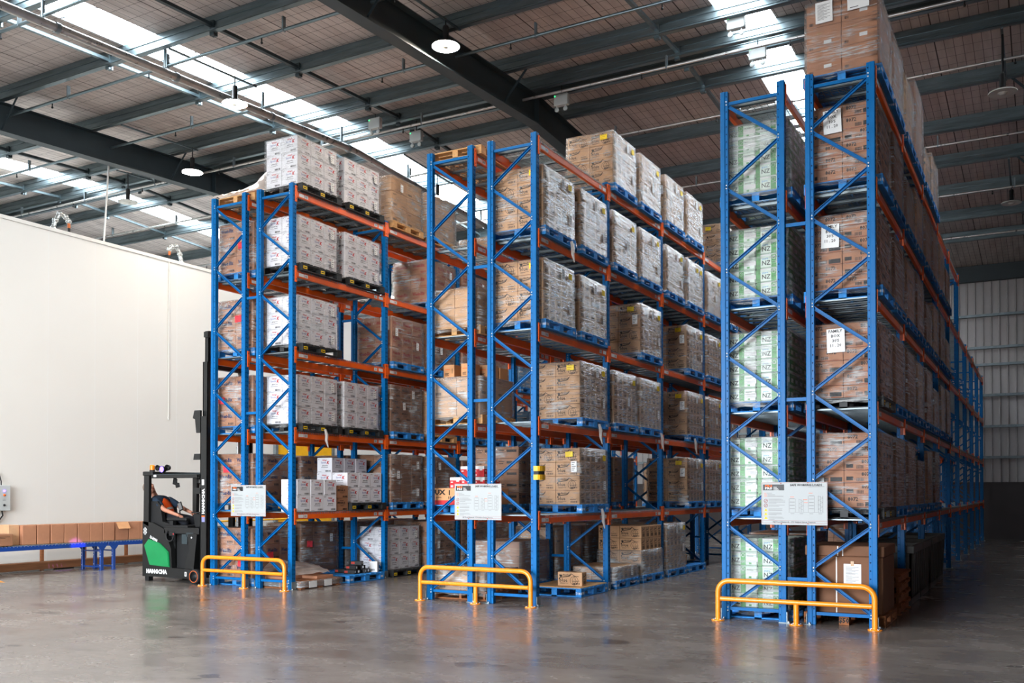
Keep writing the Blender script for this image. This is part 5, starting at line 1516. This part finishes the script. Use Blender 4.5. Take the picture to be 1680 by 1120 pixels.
# cockpit
mb = MB(); mb.prism([(-6.42, 1.02), (-5.78, 1.02), (-5.80, 1.08), (-6.0, 1.12), (-6.06, 1.42), (-6.14, 1.50), (-6.30, 1.50), (-6.38, 1.42)], 'Y', .06, .14, KM)
mb.prism([(-6.40, 1.02), (-5.85, 1.02), (-5.85, 1.12), (-6.2, 1.12), (-6.28, 1.5), (-6.38, 1.5)], 'Y', .14, .62, KM); mb.build('seat', t)
mb = MB(); mb.frame_box((-5.62, .1, 1.17), (.26, 0, 0), (0, .06, 0), (0, 0, .03), KM, .015); mb.box(-5.82, -5.72, .06, .14, 1.02, 1.15, KM); mb.build('armrest', t)
e = put('steering_column', None, t, (-5.25, .35, 1.02)); mb = MB(); mb.frame_box((0, 0, .12), (.1, 0, 0), (0, .14, 0), (-.03, 0, .13), KM, .02); mb.frame_box((.12, 0, .2), (.1, 0, .02), (0, .12, 0), (-.03, 0, .06), KM, .01); mb.build('console', e)
mb = MB(); mb.frame_box((.14, -.122, .2), (.08, 0, .016), (0, .002, 0), (-.02, 0, .045), M['greyink']); mb.build('console_screen', e)
mb = MB(); pts = [(-.1 + .13 * math.cos(a * PI / 8), .13 * math.sin(a * PI / 8), .27) for a in range(17)]; mb.tube(pts, .014, KM, 6, False); mb.build('steering_wheel', e)
mb = MB(); mb.tube([(-5.25, .9, 1.75), (-5.32, .9, 1.7), (-5.33, .9, 1.3), (-5.25, .9, 1.22)], .012, KM, 8); mb.build('grab_handle', t)
e = put('tablet', None, t, (-5.93, .42, 1.40)); mb = MB(); mb.frame_box((0, 0, 0), (.05, 0, .02), (0, .012, 0), (-.035, 0, .075), KM, .006); mb.tube([(-.02, 0, -.07), (0, .02, -.3)], .012, KM, 6); mb.build('tablet_shell', e)
mb = MB(); mb.frame_box((0, -.0135, 0), (.038, 0, .015), (0, .001, 0), (-.027, 0, .06), M['greyink']); mb.build('tablet_screen', e)
mb = MB(); pts = [(-5.72 + .1 * math.cos(-a * PI / 6), -.012, .86 + .1 * math.sin(-a * PI / 6)) for a in range(0, 9)]; mb.tube(pts, .016, KM, 7); mb.box(-5.74, -5.6, -.02, -.001, .86, .93, KM, .008); mb.lathe([(0, -.006), (.012, 0)], (-5.62, -.021, .9), M['redink'], 8, 'Y'); mb.build('coiled_cable', t)
mb = MB(); mb.box(-5.42, -5.28, -.004, .01, .72, .9, M['dsteel'], .004); mb.box(-5.3, -5.12, -.004, .01, .86, .93, M['dsteel']); mb.build('access_hatch', t)
# mast: outer, middle and inner channels, tie bars, chains
e = put('mast', None, t, (0, 0, 0))
for y in (.02, 1.1):
    for x0, x1, z0, z1, dy in ((-4.975, -4.80, .12, 3.05, 0), (-4.99, -4.86, .3, 4.05, .07), (-5.0, -4.90, .4, 4.62, .13)):
        mb = MB(); yy = y + (dy if y < .5 else -dy)
        mb.box(x0, x1, yy, yy + .016, z0, z1, K); mb.box(x0, x0 + .02, yy, yy + .06, z0, z1, K); mb.box(x1 - .02, x1, yy, yy + .06, z0, z1, K); mb.build('mast_channel', e)
mb = MB(); u2 = (0, 0, 1); v2 = (-1, 0, 0)
mb.text('HANGCHA', .066, (-4.86, .0185, 1.28), u2, v2, M['white'], bold=.05, sx=.98)
mb.rect((-4.93, .0185, 1.13), (1, 0, 0), (0, 0, 1), 0, 0, .08, .09, M['lilac']); mb.rect((-4.93, .0185, 1.22), (1, 0, 0), (0, 0, 1), 0, 0, .08, .025, M['orink']); mb.rect((-4.93, .0185, 1.80), (1, 0, 0), (0, 0, 1), 0, 0, .06, .1, M['white'])
mb.build('mast_lettering', e)
for z in (4.55, 3.98, 3.0, .4):
    mb = MB(); mb.box(-4.98, -4.88, .1, 1.14, z - .05, z + .05, K); mb.build('tie_bar', e)
for y in (.35, .9):
    mb = MB(); mb.tube([(-4.93, y, .4), (-4.93, y, 3.9)], .03, M['silver'], 8); mb.build('lift_cylinder', e)
for z, sh in ((3.1, 0), (2.32, 1), (1.7, 1)):
    mb = MB()
    if sh == 0:
        mb.prism([(-4.97, z - .35), (-5.07, z - .35), (-5.10, z - .1), (-5.16, z - .08), (-5.12, z + .06), (-4.97, z + .06)], 'Y', .01, .05, K)
    else:
        mb.prism([(-4.97, z - .06), (-5.14, z - .06), (-5.12, z + .05), (-4.97, z + .05)], 'Y', .01, .05, K)
    mb.build('mast_lug', e)
for y in (.36, .78):
    mb = MB(); mb.box(-4.86, -4.80, y, y + .1, .18, .9, KM); mb.build('fork_heel', e)

# ------------------------------------------------------------------ the driver
def skin_body(name, nodes, edges, radii, parent, m, sub=2, root=0):
    me = bpy.data.meshes.new(name); me.from_pydata([Vector(p) for p in nodes], edges, []); me.update()
    o = put(name, me, parent); me.materials.append(m)
    md = o.modifiers.new('skin', 'SKIN'); md.use_smooth_shade = True
    for i, r in enumerate(radii):
        rr = r if isinstance(r, tuple) else (r, r)
        me.skin_vertices[0].data[i].radius = rr
        me.skin_vertices[0].data[i].use_root = (i == root)
    o.modifiers.new('sub', 'SUBSURF').levels = sub; o.modifiers['sub'].render_levels = sub
    return o
p = thing('person', 'person in a navy shirt and orange vest seated in the reach truck, arm forward', 'person', (0, 0, 0))
J = dict(pel=(-6.20, .38, 1.19), sp1=(-6.28, .36, 1.34), sp2=(-6.38, .33, 1.48), nk=(-6.48, .30, 1.585), nk2=(-6.51, .29, 1.64), hd=(-6.57, .27, 1.71), ht=(-6.63, .265, 1.79),
         shr=(-6.33, .16, 1.53), elr=(-6.0, .09, 1.345), wrr=(-5.69, .11, 1.255), har=(-5.61, .11, 1.235),
         shl=(-6.37, .50, 1.535), ell=(-6.08, .62, 1.36), wrl=(-5.78, .58, 1.27), hal=(-5.70, .57, 1.25),
         hpr=(-6.1, .29, 1.17), knr=(-5.72, .27, 1.16), anr=(-5.60, .27, 1.07), hpl=(-6.1, .47, 1.17), knl=(-5.72, .49, 1.16), anl=(-5.6, .49, 1.07))
names = list(J); ix = {k: i for i, k in enumerate(names)}
E_ = [('pel', 'sp1'), ('sp1', 'sp2'), ('sp2', 'nk'), ('nk', 'nk2'), ('nk2', 'hd'), ('hd', 'ht'), ('sp2', 'shr'), ('shr', 'elr'), ('elr', 'wrr'), ('wrr', 'har'), ('sp2', 'shl'), ('shl', 'ell'), ('ell', 'wrl'), ('wrl', 'hal'), ('pel', 'hpr'), ('hpr', 'knr'), ('knr', 'anr'), ('pel', 'hpl'), ('hpl', 'knl'), ('knl', 'anl')]
rad = dict(pel=.10, sp1=.095, sp2=.09, nk=.062, nk2=.055, hd=.088, ht=.07, shr=.052, elr=.043, wrr=.031, har=.034, shl=.052, ell=.043, wrl=.031, hal=.034, hpr=.09, knr=.062, anr=.045, hpl=.09, knl=.062, anl=.045)
skin_body('body', [J[k] for k in names], [(ix[a], ix[b]) for a, b in E_], [rad[k] for k in names], p, M['skin'])
def limb(name, ks, rs, m, extra=None):
    pts = [J[k] if isinstance(k, str) else k for k in ks]
    return skin_body(name, pts, [(i, i + 1) for i in range(len(pts) - 1)], rs, p, m)
def mixp(a, b, q):
    return tuple(Vector(J[a]).lerp(Vector(J[b]), q))
sh = skin_body('shirt', [J['pel'], J['sp1'], J['sp2'], mixp('sp2', 'nk', .75), J['shr'], mixp('shr', 'elr', .78), J['shl'], mixp('shl', 'ell', .78)], [(0, 1), (1, 2), (2, 3), (2, 4), (4, 5), (2, 6), (6, 7)], [.125, .122, .125, .072, .086, .068, .086, .068], p, M['shirt'])
vt = skin_body('vest', [mixp('pel', 'sp1', -.35), J['sp1'], mixp('sp1', 'sp2', .6), mixp('sp2', 'nk', .5), mixp('sp2', 'shr', .42), mixp('sp2', 'shl', .42)], [(0, 1), (1, 2), (2, 3), (2, 4), (2, 5)], [.16, .156, .155, .112, .125, .125], p, M['vest'])
mb = MB(); c = Vector(mixp('pel', 'sp1', .75)); d_ = (Vector(J['sp1']) - Vector(J['pel'])).normalized(); mb.tube([c - d_ * .022, c + d_ * .022], .150, M['silver'], 20, False); mb.build('reflective_band', p)
limb('trousers', [mixp('pel', 'sp1', .3), 'hpr', 'knr', mixp('knr', 'anr', 1.2)], [.135, .115, .08, .066], M['trouser']); limb('trousers', [mixp('pel', 'sp1', .3), 'hpl', 'knl', mixp('knl', 'anl', 1.2)], [.135, .115, .08, .066], M['trouser'])
# face, ears and hair: head tipped back, looking up the mast
hc = Vector((-6.60, .26, 1.74)); fwd = Vector((.86, -.06, .5)).normalized(); upv = Vector((-.5, -.02, .86)).normalized(); sd = fwd.cross(upv).normalized()
def blob(mb, c, r, m, n=10):
    vs = []; fs = []
    for i in range(n + 1):
        th = PI * i / n
        for k in range(n * 2):
            a = PI * k / n
            vs.append(hc + (c - hc) * 1.14 + 1.14 * (fwd * r[0] * math.sin(th) * math.cos(a) + sd * r[1] * math.sin(th) * math.sin(a) + upv * r[2] * math.cos(th)))
    N = n * 2
    for i in range(n):
        for k in range(N):
            fs.append((i * N + k, (i + 1) * N + k, (i + 1) * N + (k + 1) % N, i * N + (k + 1) % N))
    mb.mesh(vs, fs, m, True)
mb = MB(); blob(mb, hc, (.094, .076, .118), M['skin']); blob(mb, hc + fwd * .03 - upv * .075, (.062, .056, .05), M['skin']); blob(mb, hc + fwd * .098 - upv * .012, (.024, .014, .024), M['skin'], 6); blob(mb, hc + fwd * .075 + upv * .03, (.022, .05, .016), M['skin'], 6)
for s in (-1, 1):
    blob(mb, hc + sd * s * .077 - fwd * .008, (.022, .01, .032), M['skin'], 6); blob(mb, hc + fwd * .086 + sd * s * .03 + upv * .012, (.008, .012, .008), M['white'], 6); blob(mb, hc + fwd * .092 + sd * s * .03 + upv * .012, (.004, .006, .006), M['ink'], 5)
blob(mb, hc + fwd * .088 - upv * .058, (.01, .024, .006), M['dkred'], 6); mb.build('head', p)
mb = MB()
blob(mb, hc - fwd * .02 + upv * .028, (.092, .082, .103), M['hair']); mb.build('hair', p)
# hands: palm, four bent fingers and a thumb on the controls
def hand(wk, hk, side):
    w = Vector(J[wk]); h = Vector(J[hk]); d = (h - w).normalized(); up_ = Vector((0, 0, 1)); sdv = d.cross(up_).normalized() * side; nv = sdv.cross(d).normalized()
    if nv.z < 0: nv = -nv
    mb = MB(); c = w + d * .055
    mb.frame_box(c, d * .05, sdv * .04, nv * .014, M['skin'], .012)
    for k, (o, L) in enumerate(((-.03, .07), (-.01, .08), (.011, .075), (.03, .058))):
        b = c + d * .045 + sdv * o
        mb.tube([b, b + d * L * .45 + nv * .004, b + d * L * .75 - nv * .016, b + d * L * .9 - nv * .036], [.0095, .009, .008, .006], M['skin'], 7)
    b = c - d * .02 + sdv * -.038
    mb.tube([b, b + d * .035 - sdv * .025 - nv * .006, b + d * .065 - sdv * .026 - nv * .02], [.011, .0095, .007], M['skin'], 7)
    mb.build('hand', p)
hand('wrr', 'har', 1); hand('wrl', 'hal', -1)
# ------------------------------------------------------------------ daylight, lamps, camera
w = bpy.data.worlds.new('sky'); S.world = w; w.use_nodes = True
nt = w.node_tree; bg = nt.nodes['Background']
tc = nd(nt, 'ShaderNodeTexCoord'); sx = nd(nt, 'ShaderNodeSeparateXYZ'); rp = nd(nt, 'ShaderNodeValToRGB')
rp.color_ramp.elements[0].position = .0; rp.color_ramp.elements[0].color = (.95, .97, 1, 1)
rp.color_ramp.elements[1].position = .6; rp.color_ramp.elements[1].color = (.62, .78, 1, 1)
nt.links.new(tc.outputs['Generated'], sx.inputs[0]); nt.links.new(sx.outputs['Z'], rp.inputs['Fac']); nt.links.new(rp.outputs['Color'], bg.inputs['Color'])
bg.inputs['Strength'].default_value = 15.0
L = bpy.data.lights.new('dock_opening_portal', 'AREA'); L.shape = 'RECTANGLE'; L.size = DX1 - DX0; L.size_y = DZ
L.cycles.is_portal = True
o = bpy.data.objects.new('dock_opening_portal', L); C.objects.link(o); o.location = ((DX0 + DX1) / 2, YF - .1, DZ / 2); o.rotation_euler = (PI / 2, 0, PI)
o.rotation_euler = (-PI / 2, 0, 0)
o.matrix_world = Matrix.Translation(o.location) @ Matrix(((1, 0, 0, 0), (0, 0, -1, 0), (0, 1, 0, 0), (0, 0, 0, 1)))
# the truck's blue safety spot
L = bpy.data.lights.new('truck_blue_spot', 'SPOT'); L.energy = 900; L.color = (.3, .12, 1); L.spot_size = .13; L.spot_blend = .6; L.shadow_soft_size = .03
o = bpy.data.objects.new('truck_blue_spot', L); C.objects.link(o); o.location = (-6.53, .05, 2.13)
d = Vector((-9.18, .62, .57)) - o.location; o.rotation_euler = d.to_track_quat('-Z', 'Y').to_euler()

cam = bpy.data.cameras.new('camera'); co = bpy.data.objects.new('camera', cam); C.objects.link(co)
f, py = 1562.6004, 785.1315
cam.sensor_fit = 'HORIZONTAL'; cam.sensor_width = 36; cam.lens = f / 1680 * 36
cam.shift_x = 0; cam.shift_y = (py - 560) / 1680
cam.clip_end = 200; cam.clip_start = .05
yaw, tilt, roll = .5091, .0137, -.0006
fw = Vector((-math.sin(yaw) * math.cos(tilt), math.cos(yaw) * math.cos(tilt), math.sin(tilt))); rt = Vector((math.cos(yaw), math.sin(yaw), 0)); up = rt.cross(fw)
r2 = rt * math.cos(roll) + up * math.sin(roll); u2 = -rt * math.sin(roll) + up * math.cos(roll)
co.matrix_world = Matrix(((r2.x, u2.x, -fw.x, 8.4092), (r2.y, u2.y, -fw.y, -12.3285), (r2.z, u2.z, -fw.z, 1.6732), (0, 0, 0, 1)))
S.camera = co
vs = S.view_settings; vs.view_transform = 'Standard'; vs.look = 'None'; vs.gamma = 1.0; vs.use_curve_mapping = False
vs.exposure = 0.72
cy = S.cycles
cy.use_denoising = True; cy.max_bounces = 6; cy.diffuse_bounces = 3; cy.glossy_bounces = 3; cy.transmission_bounces = 2; cy.transparent_max_bounces = 14
cy.caustics_reflective = False; cy.caustics_refractive = False; cy.sample_clamp_indirect = 6.0
cy.use_adaptive_sampling = True; cy.adaptive_threshold = .02
